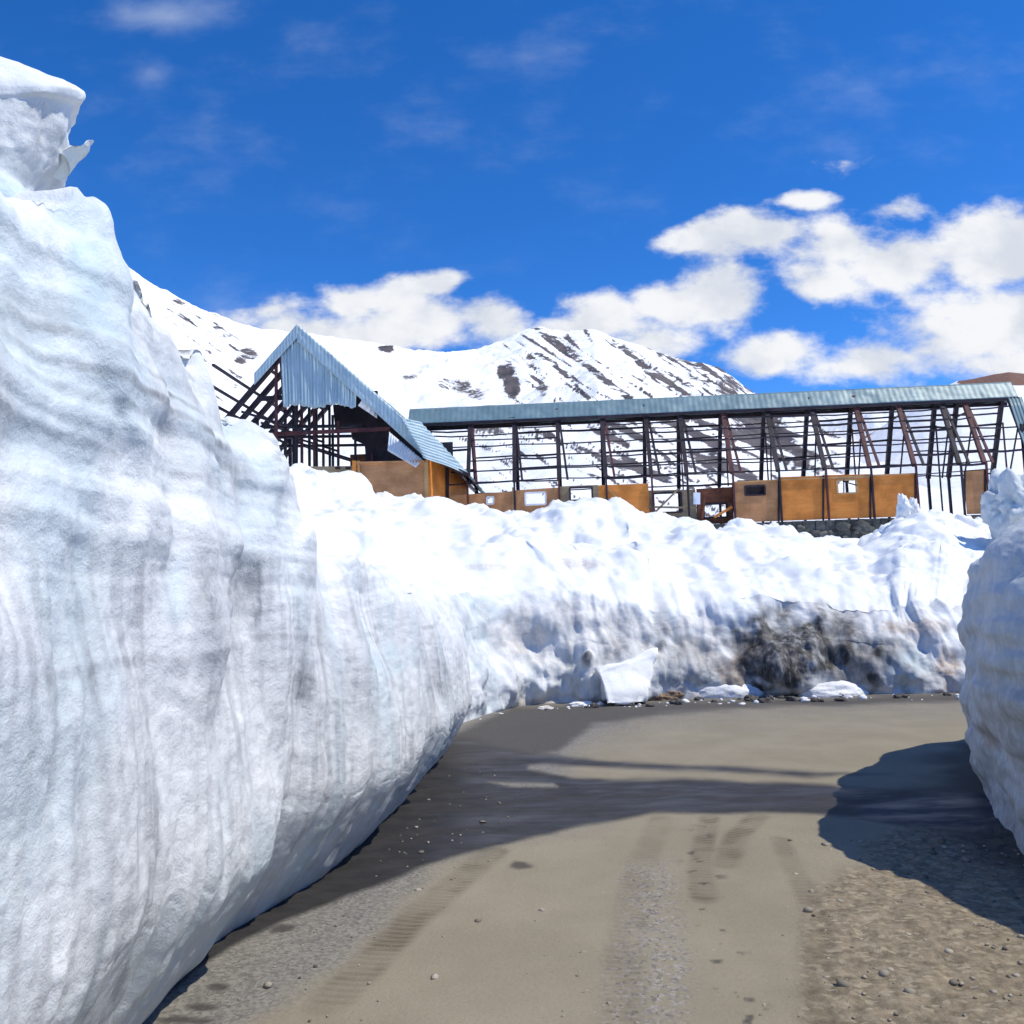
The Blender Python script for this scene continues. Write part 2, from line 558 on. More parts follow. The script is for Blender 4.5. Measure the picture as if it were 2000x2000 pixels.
    c = mixc(nt, mth(nt, 'MULTIPLY', speck, .25), c, (.17, .145, .11))
    vor = N(nt, 'ShaderNodeTexVoronoi'); vor.inputs['Scale'].default_value = 62
    nt.links.new(N(nt, 'ShaderNodeTexCoord').outputs['Object'], vor.inputs['Vector'])
    gsp = N(nt, 'ShaderNodeSeparateColor'); nt.links.new(vor.outputs['Color'], gsp.inputs[0])
    gcol = mixc(nt, gsp.outputs[0], (.125, .12, .112), (.26, .245, .215))
    c = mixc(nt, mth(nt, 'MULTIPLY', attr(nt, 'grey'), .92), c, gcol)
    pcol = mixc(nt, gsp.outputs[1], (.10, .095, .09), (.36, .33, .30))
    c = mixc(nt, mth(nt, 'MULTIPLY', attr(nt, 'pebb'), ramp(nt, noise_n(nt, 26, 4, .7), .42, .6, 0, .85)), c, pcol)
    vor2 = N(nt, 'ShaderNodeTexVoronoi'); vor2.inputs['Scale'].default_value = 34
    mpv = N(nt, 'ShaderNodeMapping'); mpv.inputs['Scale'].default_value = (1, 1.25, 1)
    nt.links.new(N(nt, 'ShaderNodeTexCoord').outputs['Object'], mpv.inputs[0])
    nzv = N(nt, 'ShaderNodeTexNoise'); nzv.inputs['Scale'].default_value = 9
    nt.links.new(mpv.outputs[0], vor2.inputs['Vector'])
    g2s = N(nt, 'ShaderNodeSeparateColor'); nt.links.new(vor2.outputs['Color'], g2s.inputs[0])
    grc = mixc(nt, ramp(nt, noise_n(nt, 11, 9, .76), .32, .66), (.13, .105, .072), (.30, .25, .175))
    grc = mixc(nt, ramp(nt, g2s.outputs[0], .72, .98, 0, .55), grc, (.42, .36, .26))
    c = mixc(nt, attr(nt, 'gravel'), c, grc)
    c = mixc(nt, attr(nt, 'track'), c, (.105, .085, .058))
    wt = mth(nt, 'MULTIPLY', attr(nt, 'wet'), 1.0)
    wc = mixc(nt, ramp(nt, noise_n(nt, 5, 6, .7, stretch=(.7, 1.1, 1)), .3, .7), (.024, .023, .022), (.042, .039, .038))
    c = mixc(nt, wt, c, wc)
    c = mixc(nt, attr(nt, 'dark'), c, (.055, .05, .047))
    c = mixc(nt, attr(nt, 'pool_reflect'), c, (.014, .024, .042))  # puddle with the sky's dark blue reflection painted into its colour
    nt.links.new(c, b.inputs['Base Color'])
    rw = ramp(nt, noise_n(nt, 2.2, 6, .65, stretch=(.5, 1.3, 1)), .34, .68, .42, .75)
    rr = N(nt, 'ShaderNodeMix'); rr.data_type = 'FLOAT'
    nt.links.new(wt, rr.inputs[0]); rr.inputs[2].default_value = .93
    nt.links.new(rw, rr.inputs[3])
    nt.links.new(rr.outputs[0], b.inputs['Roughness'])
    b.inputs['Specular IOR Level'].default_value = .25
    hb = mth(nt, 'ADD', noise_n(nt, 45, 6, .7), mth(nt, 'MULTIPLY', attr(nt, 'gravel'), mth(nt, 'MULTIPLY', noise_n(nt, 12, 8, .7), 3.0)))
    hb = mth(nt, 'MULTIPLY', hb, mth(nt, 'SUBTRACT', 1.0, mth(nt, 'MULTIPLY', wt, .75)))
    bump(nt, b, hb, .6, .012)
    o = grid_mesh("road", P, m, dict(wet=wet, grey=grey, dark=np.clip(dark, 0, 1), gravel=gravel, pebb=pebb, pool_reflect=pool_reflect, track=np.clip(trk, 0, 1)))
    link(o, kind="structure")


road()


# ------------------------------------------------------------------ snow ground (large sheet) and hills
FLOOR_Z = 5.55


def snow_ground():
    xs = np.concatenate([np.linspace(-900, -40, 18)[:-1], np.linspace(-40, 60, 170), np.linspace(60, 900, 18)[1:]])
    ys = np.concatenate([np.linspace(-600, -20, 12)[:-1], np.linspace(-20, 90, 190), np.geomspace(90, 1500, 24)[1:]])
    X, Y = np.meshgrid(xs, ys)
    back = sstep(19, 24, Y) * 2.6 + sstep(24, 42, Y) * (FLOOR_Z - 2.6 - 1.35) + sstep(49.5, 58, Y) * 1.25 + sstep(58, 90, Y) * 1.2
    left = sstep(-4.5, -6.5, X) * 1.7 * sstep(24, 18, Y)
    right = sstep(7, 10, X) * sstep(9, 5, Y) * 1.2
    Z = np.maximum(np.maximum(back, left), right) - .12
    rough = np.clip(Z, 0, 1)
    Z += rough * (.22 * fbm(X * .22, Y * .22, 0, 4, 61) + .06 * fbm(X * 1.4, Y * 1.4, 0, 3, 62)) * sstep(200, 60, np.hypot(X, Y))
    m, nt, b = new_mat("ground_gravel_and_snow")
    c = mixc(nt, ramp(nt, noise_n(nt, 20, 6, .7), .3, .7), (.10, .09, .075), (.2, .17, .13))
    sn = attr(nt, 'snow')
    c = mixc(nt, sn, c, (.87, .88, .9))
    nt.links.new(c, b.inputs['Base Color'])
    b.inputs['Roughness'].default_value = .7
    bump(nt, b, noise_n(nt, 6, 6, .65), .4, .05)
    o = grid_mesh("ground", np.stack([X, Y, Z], -1), m, dict(snow=sstep(.05, .3, Z)))
    link(o, kind="structure")


snow_ground()

m, nt, b = new_mat("mountain_snow_and_rock")
rk = attr(nt, 'rock')
pix = ramp(nt, mth(nt, 'ADD', rk, mth(nt, 'MULTIPLY', mth(nt, 'SUBTRACT', noise_n(nt, .35, 8, .74), .5), 1.15)), .34, .52)
rc = mixc(nt, ramp(nt, noise_n(nt, .12, 5, .6), .35, .65), (.050, .044, .052), (.11, .092, .092))
rc = mixc(nt, attr(nt, 'brown'), rc, (.17, .08, .05))
c = mixc(nt, pix, (.87, .88, .9), rc)
nt.links.new(c, b.inputs['Base Color'])
b.inputs['Roughness'].default_value = .8
bump(nt, b, noise_n(nt, .12, 8, .65), .35, 4.0)
M_MOUNT = m


def mountain(name, sil, r0, rcf, z0, cols, rows, seed, rockf, px0, px1, amp=1.0):
    pxs = np.linspace(px0, px1, cols)
    sx = np.array([p[0] for p in sil], float); sy = np.array([p[1] for p in sil], float)
    yy = np.interp(pxs, sx, sy)
    D = np.stack([unproj(a, b_) for a, b_ in zip(pxs, yy)])
    hor = np.hypot(D[:, 0], D[:, 1])
    az = np.arctan2(D[:, 0], D[:, 1])
    tanel = D[:, 2] / hor
    rc_ = rcf(pxs)
    zc = EYE[2] + tanel * rc_
    tau = np.concatenate([np.linspace(0, 1, rows), np.linspace(1, 1.6, 40)[1:]])
    T = tau[:, None]
    rr = r0 + (rc_ - r0)[None, :] * T
    X = np.sin(az)[None, :] * rr
    Y = np.cos(az)[None, :] * rr
    prof = np.where(T <= 1, np.clip(T, 0, 1) ** 1.18, 1 - (T - 1) * 1.1)
    Z = z0 + (zc - z0)[None, :] * prof
    env = np.clip(4 * T * (1.02 - T), 0, 1) ** .8
    # gullies running down the fall line plus broad swells
    Z += amp * env * (11 * fbm(X / 90, Y / 90, 0, 4, seed) + 3.2 * fbm(X / 22, Y / 22, 0, 4, seed + 1))
    Z += amp * .9 * fbm(X / 7, Y / 7, 0, 3, seed + 2) * np.clip(T * 1.5, 0, 1)
    P = np.stack([X, Y, Z], -1)
    px, py = proj(P)
    rock, brown = rockf(px, py, X, Y, Z, T)
    o = grid_mesh(name, P, M_MOUNT, dict(rock=rock, brown=brown), flip=False)
    link(o, kind="structure")
    return o


SIL = [(-400, 330), (0, 420), (250, 520), (310, 560), (390, 600), (480, 635), (560, 650), (650, 660), (730, 670), (800, 684), (870, 688), (930, 682), (980, 664),
       (1020, 646), (1055, 636), (1100, 646), (1160, 642), (1200, 660), (1250, 674), (1320, 700), (1400, 714), (1430, 734), (1460, 760), (1500, 784), (1560, 782), (1700, 774), (1850, 766), (1950, 756), (2600, 740)]


def rock_main(px, py, X, Y, Z, T):
    n = fbm(X / 26, Y / 26, Z / 26, 5, 71)
    n2_ = fbm(X / 9, Y / 9, Z / 9, 4, 73)
    rock = np.full(px.shape, -.05) + .30 * n
    def streak(pts, w0, k=1.0):
        nonlocal rock
        d = line_d(px + 9 * n + 5 * n2_, py + 7 * n - 4 * n2_, pts)
        rock = np.maximum(rock, k * sstep(w0, w0 * .2, d) * (.66 + .4 * n + .45 * n2_))
    streak([(1050, 642), (1080, 662), (1120, 695), (1180, 738), (1250, 795)], 10)
    streak([(1048, 690), (1085, 712), (1150, 778)], 7)
    streak([(1215, 678), (1260, 715), (1320, 755), (1380, 800)], 10)
    streak([(1310, 690), (1380, 725), (1460, 765)], 10, .8)
    streak([(1350, 735), (1400, 760), (1440, 780)], 10, .8)
    streak([(1395, 712), (1440, 738), (1470, 765)], 9, .9)
    streak([(1105, 650), (1120, 668)], 9, .8); streak([(1145, 646), (1152, 662)], 8, .8)
    for (cx, cy, rx, ry, k) in [(485, 692, 26, 16, .9), (470, 705, 20, 9, .7), (755, 680, 20, 14, .8), (800, 735, 26, 9, .75), (425, 640, 14, 7, .7), (440, 655, 24, 8, .55), (350, 590, 22, 10, .6),
                                (988, 722, 22, 28, .75), (1000, 755, 22, 30, .8), (1035, 705, 14, 18, .7), (900, 755, 30, 22, .6), (930, 770, 30, 16, .7), (870, 750, 30, 18, .5),
                                (1060, 755, 16, 30, .55), (1265, 740, 16, 18, .5), (1290, 800, 40, 20, .6), (1420, 750, 40, 26, .62)]:
        d = np.hypot((px - cx) / rx, (py - cy) / ry)
        rock = np.maximum(rock, k * sstep(1.25, .4, d) * (.75 + .5 * n))
    ca2, sa2 = math.cos(.62), math.sin(.62)
    a2 = px * ca2 + py * sa2; c2 = -px * sa2 + py * ca2
    thin = fbm(a2 / 70, c2 / 5.5, .3, 4, 84) + .35 * fbm(a2 / 25, c2 / 25, 2, 3, 85)
    regp = sstep(900, 1010, px) * sstep(1500, 1440, px) * sstep(640, 665, py)
    regl = .7 * sstep(300, 330, px) * sstep(520, 470, px) * sstep(560, 600, py)
    rock = np.maximum(rock, np.maximum(regp, regl) * (.10 + .95 * thin))
    # the slope seen through the bare frames: long slanting bands
    ca, sa = math.cos(.42), math.sin(.42)
    a = (px * ca + py * sa); c_ = (-px * sa + py * ca)
    bands = fbm(a / 130, c_ / 17, .5, 4, 81)
    reg = sstep(1040, 1200, px) * sstep(1760, 1600, px) * sstep(795, 815, py) * sstep(965, 930, py)
    reg2 = sstep(860, 900, px) * sstep(1120, 1060, px) * sstep(805, 820, py) * sstep(905, 880, py) * .6
    reg3 = sstep(1750, 1790, px) * sstep(810, 830, py) * .35
    rock = np.maximum(rock, np.maximum(reg, np.maximum(reg2, reg3)) * (.36 + 1.05 * bands))
    d = np.hypot((px - 1725) / 55, (py - 860) / 26)
    br = sstep(1.2, .5, d) * (.8 + n)
    rock = np.maximum(rock, br * .75)
    hut = np.hypot((px - 1808) / 18, (py - 803) / 9)
    rock = np.maximum(rock, sstep(1.2, .6, hut) * .9)
    brown = np.clip(sstep(1560, 1720, px) * .6 + br, 0, 1)
    return rock, brown


mountain("mountain", SIL, 78, lambda p: 430 + 170 * sstep(700, 1050, p), 6.6, 1150, 330, 91, rock_main, -300, 2450)

SIL2 = [(1400, 990), (1560, 940), (1700, 850), (1800, 775), (1870, 744), (1905, 739), (1940, 731), (1970, 727), (2010, 731), (2100, 712), (2300, 690), (2700, 720)]


def rock_hill(px, py, X, Y, Z, T):
    n = fbm(X / 9, Y / 9, Z / 9, 4, 72)
    rock = sstep(758, 745, py + 5 * n) * sstep(1850, 1900, px + 12 * n) * 1.0 + .12 * n
    return rock, np.ones_like(rock)


mountain("hill", SIL2, 110, lambda p: 210 + 0 * p, 7.0, 260, 90, 95, rock_hill, 1500, 2600, .12)

# ------------------------------------------------------------------ snow walls
def catmull(pts, n):
    pts = np.array(pts, float)
    k = len(pts)
    t = np.linspace(0, k - 1 - 1e-6, n)
    i = t.astype(int); f = (t - i)[:, None]
    g = lambda j: pts[np.clip(j, 0, k - 1)]
    p0, p1, p2, p3 = g(i - 1), g(i), g(i + 1), g(i + 2)
    return .5 * (2 * p1 + (p2 - p0) * f + (2 * p0 - 5 * p1 + 4 * p2 - p3) * f ** 2 + (-p0 + 3 * p1 - 3 * p2 + p3) * f ** 3)


def arc_resample(P, n, wfun=None):
    d = np.r_[0, np.cumsum(np.linalg.norm(np.diff(P[:, :2], axis=0), axis=1) * (1 if wfun is None else wfun(.5 * (P[1:] + P[:-1]))))]
    t = np.linspace(0, d[-1], n)
    return np.stack([np.interp(t, d, P[:, k]) for k in range(P.shape[1])], 1)


def smooth(P, k):
    w_ = np.hanning(2 * k + 3)[1:-1]; w_ /= w_.sum()
    Q = np.pad(P, ((k, k), (0, 0)), mode='reflect', reflect_type='odd')
    return np.stack([np.convolve(Q[:, j], w_, 'valid') for j in range(P.shape[1])], 1)


def near_weight(p):
    return 1 / np.clip(np.hypot(p[:, 0], p[:, 1]), 1.6, 40)


gz = lambda px, py: tuple(at_z(px, py, 0)[:2])

# ---- left wall : columns = (footx, footy, spinex, spiney)
LF = [(-1.75, -1.2), (-1.72, .4), (-1.62, 1.8), gz(150, 2110), gz(250, 2000), gz(380, 1862), gz(510, 1775), gz(640, 1692), gz(780, 1560), gz(868, 1452), (-.98, 11.0), (-1.9, 12.0)]
LS = [(-6, -1.2), (-6, .4), (-6, 1.8), (-6, 2.9), (-6, 3.6), (-6, 4.4), (-6, 5.0), (-6, 5.8), (-6, 7.4), (-6, 10.2), (-6, 11.2), (-6, 12.2)]


def left_wall():
    full = np.concatenate([catmull(LF, 1500), catmull(LS, 1500)], 1)
    full = arc_resample(full, 760, near_weight)
    F, S = full[:, :2], full[:, 2:]
    tang = np.gradient(F, axis=0); tang /= np.linalg.norm(tang, axis=1, keepdims=True)
    nrm = np.stack([tang[:, 1], -tang[:, 0]], 1)
    s = np.r_[0, np.cumsum(np.linalg.norm(np.diff(F, axis=0), axis=1))]
    Y = F[:, 1]
    sil = [(-900, 330), (-300, 385), (100, 400), (188, 414), (199, 482), (232, 484), (307, 557), (317, 612), (397, 671), (408, 787), (440, 815), (497, 859), (545, 905), (566, 955), (576, 1005), (590, 1068),
           (640, 1088), (720, 1112), (780, 1142), (830, 1172), (870, 1195), (960, 1230)]
    footx = F[:, 0]
    zb = .60 + .15 * fbm(s * .9, 5, 0, 3, 104) + .05 * fbm(s * 5, 5, 1, 3, 105)
    zb *= np.interp(Y, [2, 9.5, 11, 12.2], [1, .9, .6, .3])
    ob = (.49 + .04 * fbm(s * 1.1, 8, 0, 3, 106)) * np.interp(Y, [0, 9.5, 11, 12.2], [1, .9, .5, .2])
    cset = -(ob - .26) + .03 * fbm(s * 1.4, 3, 0, 3, 103)
    CP = F - nrm * cset[:, None]
    H = np.full(len(F), 3.0)
    for _ in range(8):
        cpx, _py = proj(np.c_[CP, H])
        ty = np.interp(cpx, [p_[0] for p_ in sil], [p_[1] for p_ in sil])
        for i in range(len(F)):
            if Y[i] < 2.2: continue
            d_ = unproj(cpx[i], ty[i])
            H[i] = EYE[2] + d_[2] * np.hypot(*CP[i]) / np.hypot(d_[0], d_[1])
    i0 = int(np.argmax(Y >= 2.2)); H[:i0] = H[i0]
    H = np.clip(H, .7, 3.4)
    H = np.minimum(H, np.interp(Y, [10.0, 10.6, 11.4, 12.2], [3.4, 1.6, 1.2, .6]))
    w_ = np.hanning(17)[1:-1]; w_ /= w_.sum()
    H = np.convolve(np.pad(H, 7, mode='edge'), w_, 'valid')
    steep = np.abs(np.gradient(H, s))
    falloff = 1 - 1.0 * sstep(.3, 1.0, np.convolve(np.pad(steep, 6, mode='edge'), np.ones(13) / 13, 'valid'))
    H = H + .02 * fbm(s * 2.2, 0, 0, 4, 101) + .02 * np.abs(fbm(s * 9, 0, 0, 3, 102))
    n_under, n_face, n_top = 70, 330, 60
    P = []
    rowinfo = []
    for i in range(n_under):
        t = i / n_under
        o = (ob - .04) * (1 - (1 - t) ** 1.2)
        z = -.06 + (zb + .06) * t
        P.append(np.c_[F + nrm * o[:, None], z]); rowinfo.append((0, t))
    for i in range(n_face + 1):
        t = i / n_face
        g = .35 * t + .65 * t ** 5
        lip = .04 * math.exp(-t * 20)
        o = ob - lip + (-cset - ob) * g
        z = zb + (H - zb) * t
        P.append(np.c_[F + nrm * o[:, None], z]); rowinfo.append((1, t))
    base_c = F - nrm * cset[:, None]
    for i in range(1, n_top + 1):
        t = (i / n_top) ** 1.4
        xy = base_c * (1 - t) + S * t
        z = H + .08 * np.sin(min(t * 8, 1.57)) + np.interp(Y, [4.3, 5.6, 10.3, 12], [-.5, .9, .9, .2]) * t ** 1.1
        P.append(np.c_[xy, z]); rowinfo.append((2, t))
    P = np.array(P)
    kk = 5
    w_ = np.hanning(2 * kk + 3)[1:-1]; w_ /= w_.sum()
    Q = P.copy()
    for i in range(kk, n_under + 120):
        Q[i] = np.tensordot(w_, P[i - kk:i + kk + 1], 1)
    P = Q
    nr, nc = P.shape[:2]
    SS = np.broadcast_to(s[None, :], (nr, nc)); Z = P[..., 2].copy(); YY = P[..., 1].copy()
    kind = np.array([k for k, t in rowinfo])[:, None]; T = np.array([t for k, t in rowinfo])[:, None]
    nor = grid_normals(P, True)
    face = np.where(kind == 2, np.exp(-T * 6), 1.0)
    d = .06 * np.tanh(2.6 * fbm(SS * .75, Z * .55, 1, 3, 111)) * sstep(.5, 1.4, Z)          # slab-like blocks
    d += .045 * np.tanh(5 * noise3(SS * 1.5, Z * .8, 4, 112)) * sstep(.9, 1.8, Z)
    d += .022 * np.tanh(6 * noise3(SS * 2.6, Z * 2.2, 9, 142)) * sstep(1.4, 2.0, Z)
    flute = fbm(SS * 5.0 + .5 * noise3(SS, Z * 1.2, 0, 113), Z * .55, 2, 3, 114)
    und = np.where(kind == 0, .35, 1.0)
    d += .030 * flute * sstep(2.4, 1.2, Z)
    d += und * .016 * np.abs(fbm(SS * 13, Z * 1.3, 2, 3, 115)) * sstep(1.4, .7, Z)
    strata = fbm(SS * .35, Z * 9 + .5 * noise3(SS * .6, 0, 0, 116), 0, 3, 117)
    d += .010 * strata * sstep(1.2, 2.0, Z) + .018 * np.tanh(5 * noise3(SS * .5, Z * 5, 3, 146)) * sstep(1.5, 2.1, Z)
    d += .022 * fbm(P[..., 0] * 2, P[..., 1] * 2, Z * 2, 4, 118) + und * .005 * fbm(P[..., 0] * 14, P[..., 1] * 14, Z * 14, 3, 119)
    d *= face * sstep(-.05, .15, Z + .03)
    nearcrest = np.where(kind == 1, sstep(.75, .95, T), np.where(kind == 2, 1.0, 0.0))
    d *= 1 - nearcrest * (1 - falloff[None, :])
    P = P + nor * d[..., None]
    # rough crumbs along the crest
    crest = np.exp(-((np.where(kind == 2, T * 10, (1 - T) * 7)) ** 2)) * (kind > 0)
    P[..., 2] += falloff[None, :] * crest * np.interp(YY, [3.2, 5], [.07, .04]) * np.clip(fbm(SS * 8, P[..., 0] * 8, 0, 3, 120), -.2, 1)
    # surface stains, with some shade painted into the same values
    px, py = proj(P)
    low = sstep(2.15, 1.35, Z + .35 * fbm(SS * .8, 0, 0, 3, 121))
    drip = sstep(-.15, .55, fbm(SS * 3.4, Z * .5, 0, 4, 122))
    dripf = sstep(-.1, .5, fbm(SS * 11, Z * .8, 0, 3, 123))
    dirt_shade = low * (.03 + .46 * drip * (.35 + .65 * dripf)) * (.45 + .55 * sstep(-.3, .3, fbm(SS * .6, Z * .4, 3, 3, 141)))
    big = sstep(.0, .45, fbm(SS * .9, Z * .8, 5, 3, 124))
    dirt_shade += .30 * big * low * (.4 + .6 * dripf)
    dirt_shade += .36 * sstep(.0, .4, fbm(SS * .7, Z * .7, 9, 3, 125)) * sstep(3.0, 2.6, Z) * sstep(1.9, 2.2, Z)
    for zz, st in ((2.34, .55), (2.41, .42), (2.27, .3), (1.47, .24), (2.62, .2), (2.1, .22), (1.85, .18)):
        wav = zz + .06 * noise3(SS * 1.1, zz * 5, 0, 126) + .02 * noise3(SS * 5, zz, 0, 136) + .03 * np.round(1.5 * noise3(SS * .8, zz, 4, 128))
        dirt_shade += 1.3 * st * sstep(.026, .006, np.abs(Z - wav)) * sstep(-.45, .15, noise3(SS * 1.6, zz * 3, 1, 127))
    for (cx, cy, rx, ry, k) in [(480, 1150, 55, 75, .75), (395, 1150, 35, 85, .55), (90, 610, 110, 60, .45), (60, 330, 60, 50, .0), (520, 740, 40, 60, .35), (595, 1335, 22, 50, .6), (300, 1160, 50, 70, .2), (855, 1335, 30, 45, .5), (550, 690, 80, 40, .0)]:
        dirt_shade += k * sstep(1.3, .3, np.hypot((px - cx) / rx, (py - cy) / ry) + .5 * flute)  # grey patches; the upper left one paints in a less sunlit face
    fine = sstep(-.05, .35, fbm(SS * 16, Z * 1.1, 21, 3, 143)) * sstep(-.25, .2, fbm(SS * 2.2, Z * .9, 22, 3, 144))
    dirt_shade += .34 * fine * sstep(2.3, 1.5, Z) * sstep(.3, .7, Z)
    dirt_shade += .25 * sstep(.1, .35, fbm(SS * 1.3, Z * 3.5, 23, 3, 145)) * sstep(1.9, 2.3, Z)
    ice_shade = .55 * sstep(.1, .5, fbm(SS * 1.0, Z * .6, 15, 3, 131)) * sstep(3.6, 3.0, Z)
    ice_shade += .5 * low * sstep(-.1, .4, fbm(SS * 2.6, Z * .35, 12, 3, 132))
    ice_shade += .4 * sstep(zb[None, :] + .10, zb[None, :] - .12, Z)
    dirt_shade += .34 * sstep(zb[None, :] + .04, zb[None, :] - .12, Z) * (.6 + .4 * dripf)  # undercut's shade painted into the wall colour
    for (cx, cy, rx, ry, k) in [(165, 560, 60, 120, .6), (150, 500, 40, 40, .4), (340, 1150, 30, 90, .5), (770, 1290, 50, 40, .5)]:
        ice_shade += k * sstep(1.2, .3, np.hypot((px - cx) / rx, (py - cy) / ry) + .5 * fbm(SS * 4, Z * 4, 0, 3, 133))
    top = np.where(kind == 2, 0.15, 1.0)
    zero = np.zeros_like(Z)
    brown = .35 * sstep(.12, .02, Z) * sstep(-.2, .4, fbm(SS * 3, 0, 0, 3, 134))
    o = grid_mesh("snow_wall", P, M_WALL, dict(dirt_shade=np.clip(dirt_shade * top, 0, 1), ice_shade=np.clip(ice_shade * top, 0, 1), soil=zero, brown=brown), flip=True)
    link(o, label="tall cut snow wall on the left with grey drip streaks and an undercut foot beside the road", cat="snow wall")


left_wall()

# ---- back bank: foot px + spine (crest) positions
BF = [(-3.0, 7.2), (-2.4, 9.3), (-1.35, 11.2), gz(900, 1414), gz(1008, 1378), gz(1080, 1374), gz(1150, 1374), gz(1250, 1369), gz(1400, 1363), gz(1550, 1358), gz(1700, 1355), gz(1880, 1352), (12, 17.4), (18, 17.8), (28, 18)]
BS = [(-11, 9.5), (-10, 12.5), (-8.2, 16), (-6.0, 19.5), (-4.0, 20.6), (-2.0, 21.2), (-.4, 21.5), (1.2, 21.8), (3.6, 22.2), (5.8, 22.5), (8.2, 22.8), (11, 23), (16, 24), (23, 25), (34, 26)]
CREST = [(-300, 880), (300, 890), (545, 918), (593, 914), (646, 922), (672, 940), (702, 962), (730, 966), (810, 974), (850, 986), (876, 995), (905, 986), (925, 981), (942, 985), (960, 1001),
         (995, 1000), (1025, 1008), (1060, 998), (1090, 986), (1125, 984), (1158, 985), (1175, 998), (1198, 982), (1225, 997), (1266, 1007), (1319, 1013), (1355, 1020), (1394, 1037), (1428, 1021),
         (1470, 1024), (1518, 1030), (1555, 1045), (1596, 1060), (1648, 1054), (1670, 1060), (1710, 1040), (1757, 1012), (1800, 1006), (1866, 1012), (1928, 1014), (2000, 1000), (2300, 980)]


def back_bank():
    full = np.concatenate([catmull(BF, 2000), catmull(BS, 2000)], 1)
    full = smooth(arc_resample(full, 900, lambda p: 1 / np.clip(np.hypot(p[:, 0], p[:, 1]), 10, 60)), 32)
    F, S = full[:, :2], full[:, 2:]
    tang = np.gradient(F, axis=0); tang /= np.linalg.norm(tang, axis=1, keepdims=True)
    nrm = np.stack([tang[:, 1], -tang[:, 0]], 1)
    s = np.r_[0, np.cumsum(np.linalg.norm(np.diff(F, axis=0), axis=1))]
    cx = np.array([p[0] for p in CREST], float); cy = np.array([p[1] for p in CREST], float)
    zc = np.full(len(S), 3.5)
    for _ in range(6):
        px, py = proj(np.c_[S, zc])
        tgt = np.interp(px, cx, cy)
        for i in range(len(S)):
            d = unproj(px[i], tgt[i])
            zc[i] = EYE[2] + d[2] * np.hypot(*S[i]) / np.hypot(d[0], d[1])
    fx, _ = proj(np.c_[F, 0 * s])
    h1 = np.interp(fx, [700, 900, 1000, 1150, 1250, 1350, 1400, 1500, 1600, 1700, 1900, 2400], [1.5, 1.55, 1.75, 1.7, 1.55, 1.35, 1.4, 1.62, 1.55, 1.35, 1.4, 1.5]) + .12 * fbm(s * .9, 0, 0, 4, 201)
    lean = .62 + .16 * fbm(s * .6, 1, 0, 3, 202)
    nf, ns, nb = 130, 190, 30
    P, info = [], []
    for i in range(nf + 1):
        t = i / nf
        o = .10 * np.sin(np.pi * min(t * 1.8, 1)) - lean * t ** 2.2
        z = -.05 + (h1 + .05) * t
        P.append(np.c_[F + nrm * o[:, None], z]); info.append((0, t))
    b0 = F - nrm * lean[:, None]
    for i in range(1, ns + 1):
        t = (i / ns)
        xy = b0 * (1 - t) + S * t
        z = h1 + (zc - h1) * (.62 * t + .38 * (1 - (1 - t) ** 2.2))
        P.append(np.c_[xy, z]); info.append((1, t))
    out = S - F; out /= np.linalg.norm(out, axis=1, keepdims=True)
    for i in range(1, nb + 1):
        t = i / nb
        P.append(np.c_[S + out * 4 * t, zc - 2.2 * t ** 1.2]); info.append((2, t))
    P = np.array(P)
    nr, nc = P.shape[:2]
    SS = np.broadcast_to(s[None, :], (nr, nc)); Z = P[..., 2].copy()
    X, Y = P[..., 0].copy(), P[..., 1].copy()
    kind = np.array([k for k, t in info])[:, None]; T = np.array([t for k, t in info])[:, None]
    nor = grid_normals(P, True)
    px0, py0 = proj(P)
    isface = np.where(kind == 0, 1.0, np.where(kind == 1, np.exp(-T * 12), 0))
    d = isface * (.05 * np.tanh(5 * noise3(SS * 1.5, Z * 1.6, 6, 231)) + .03 * np.tanh(5 * noise3(SS * 3.1, Z * 3.0, 7, 232)) + .12 * np.tanh(1.6 * fbm(SS * .9, Z * .9, 0, 3, 211)) + .05 * fbm(SS * 4, Z * 1.1, 0, 4, 212) + .025 * fbm(SS * 11, Z * 5, 0, 3, 213))
    slope = np.where(kind == 1, np.clip(T * 6, 0, 1) * np.clip((1 - T) * 5 + .18, 0, 1), np.where(kind == 2, .18, 0))
    d = d + slope * (.34 * fbm(X * .5, Y * .4, 0, 3, 214) + .07 * np.abs(fbm(X * 1.3, Y * 1.0, 0, 3, 215)) + .03 * ridged(X * 2.4, Y * 2.0, 1, 3, 216) + .045 * np.tanh(4 * noise3(X * 1.3, Y * 1.1, Z, 233)) + .03 * np.tanh(5 * noise3(X * 3, Y * 2.6, Z, 234)) - .08)
    hole = sstep(1.1, .4, np.hypot((px0 - 1146) / 13, (py0 - 1290) / 15))
    d = d - .12 * hole * (kind == 0)
    hole2 = sstep(1.15, .3, np.hypot((px0 - 1545) / 70, (py0 - 1300) / 75)) * (kind == 0)
    d = d - .22 * hole2 + .05 * hole2 * fbm(SS * 5, Z * 5, 0, 4, 217)
    d *= sstep(-.05, .12, Z + .02)
    P = P + nor * d[..., None]
    # broken clods along the crest
    cr = np.where(kind == 1, np.exp(-((1 - T) * 9) ** 2), np.where(kind == 2, np.exp(-(T * 5) ** 2), 0))
    P[..., 2] += cr * (.15 * np.clip(fbm(X * 1.3, Y * 1.3, 0, 3, 218), -.5, 1) + .09 * np.tanh(6 * noise3(X * 2.6, Y * 2.6, 1, 235)) + .10 * np.clip(ridged(X * 3, Y * 3, 2, 2, 219) - 1.0, -.3, 1))
    px, py = proj(P)
    nz = fbm(SS * 3, Z * 3, 0, 4, 221)
    dr = sstep(-.1, .5, fbm(SS * 4, Z * .8, 3, 4, 222))
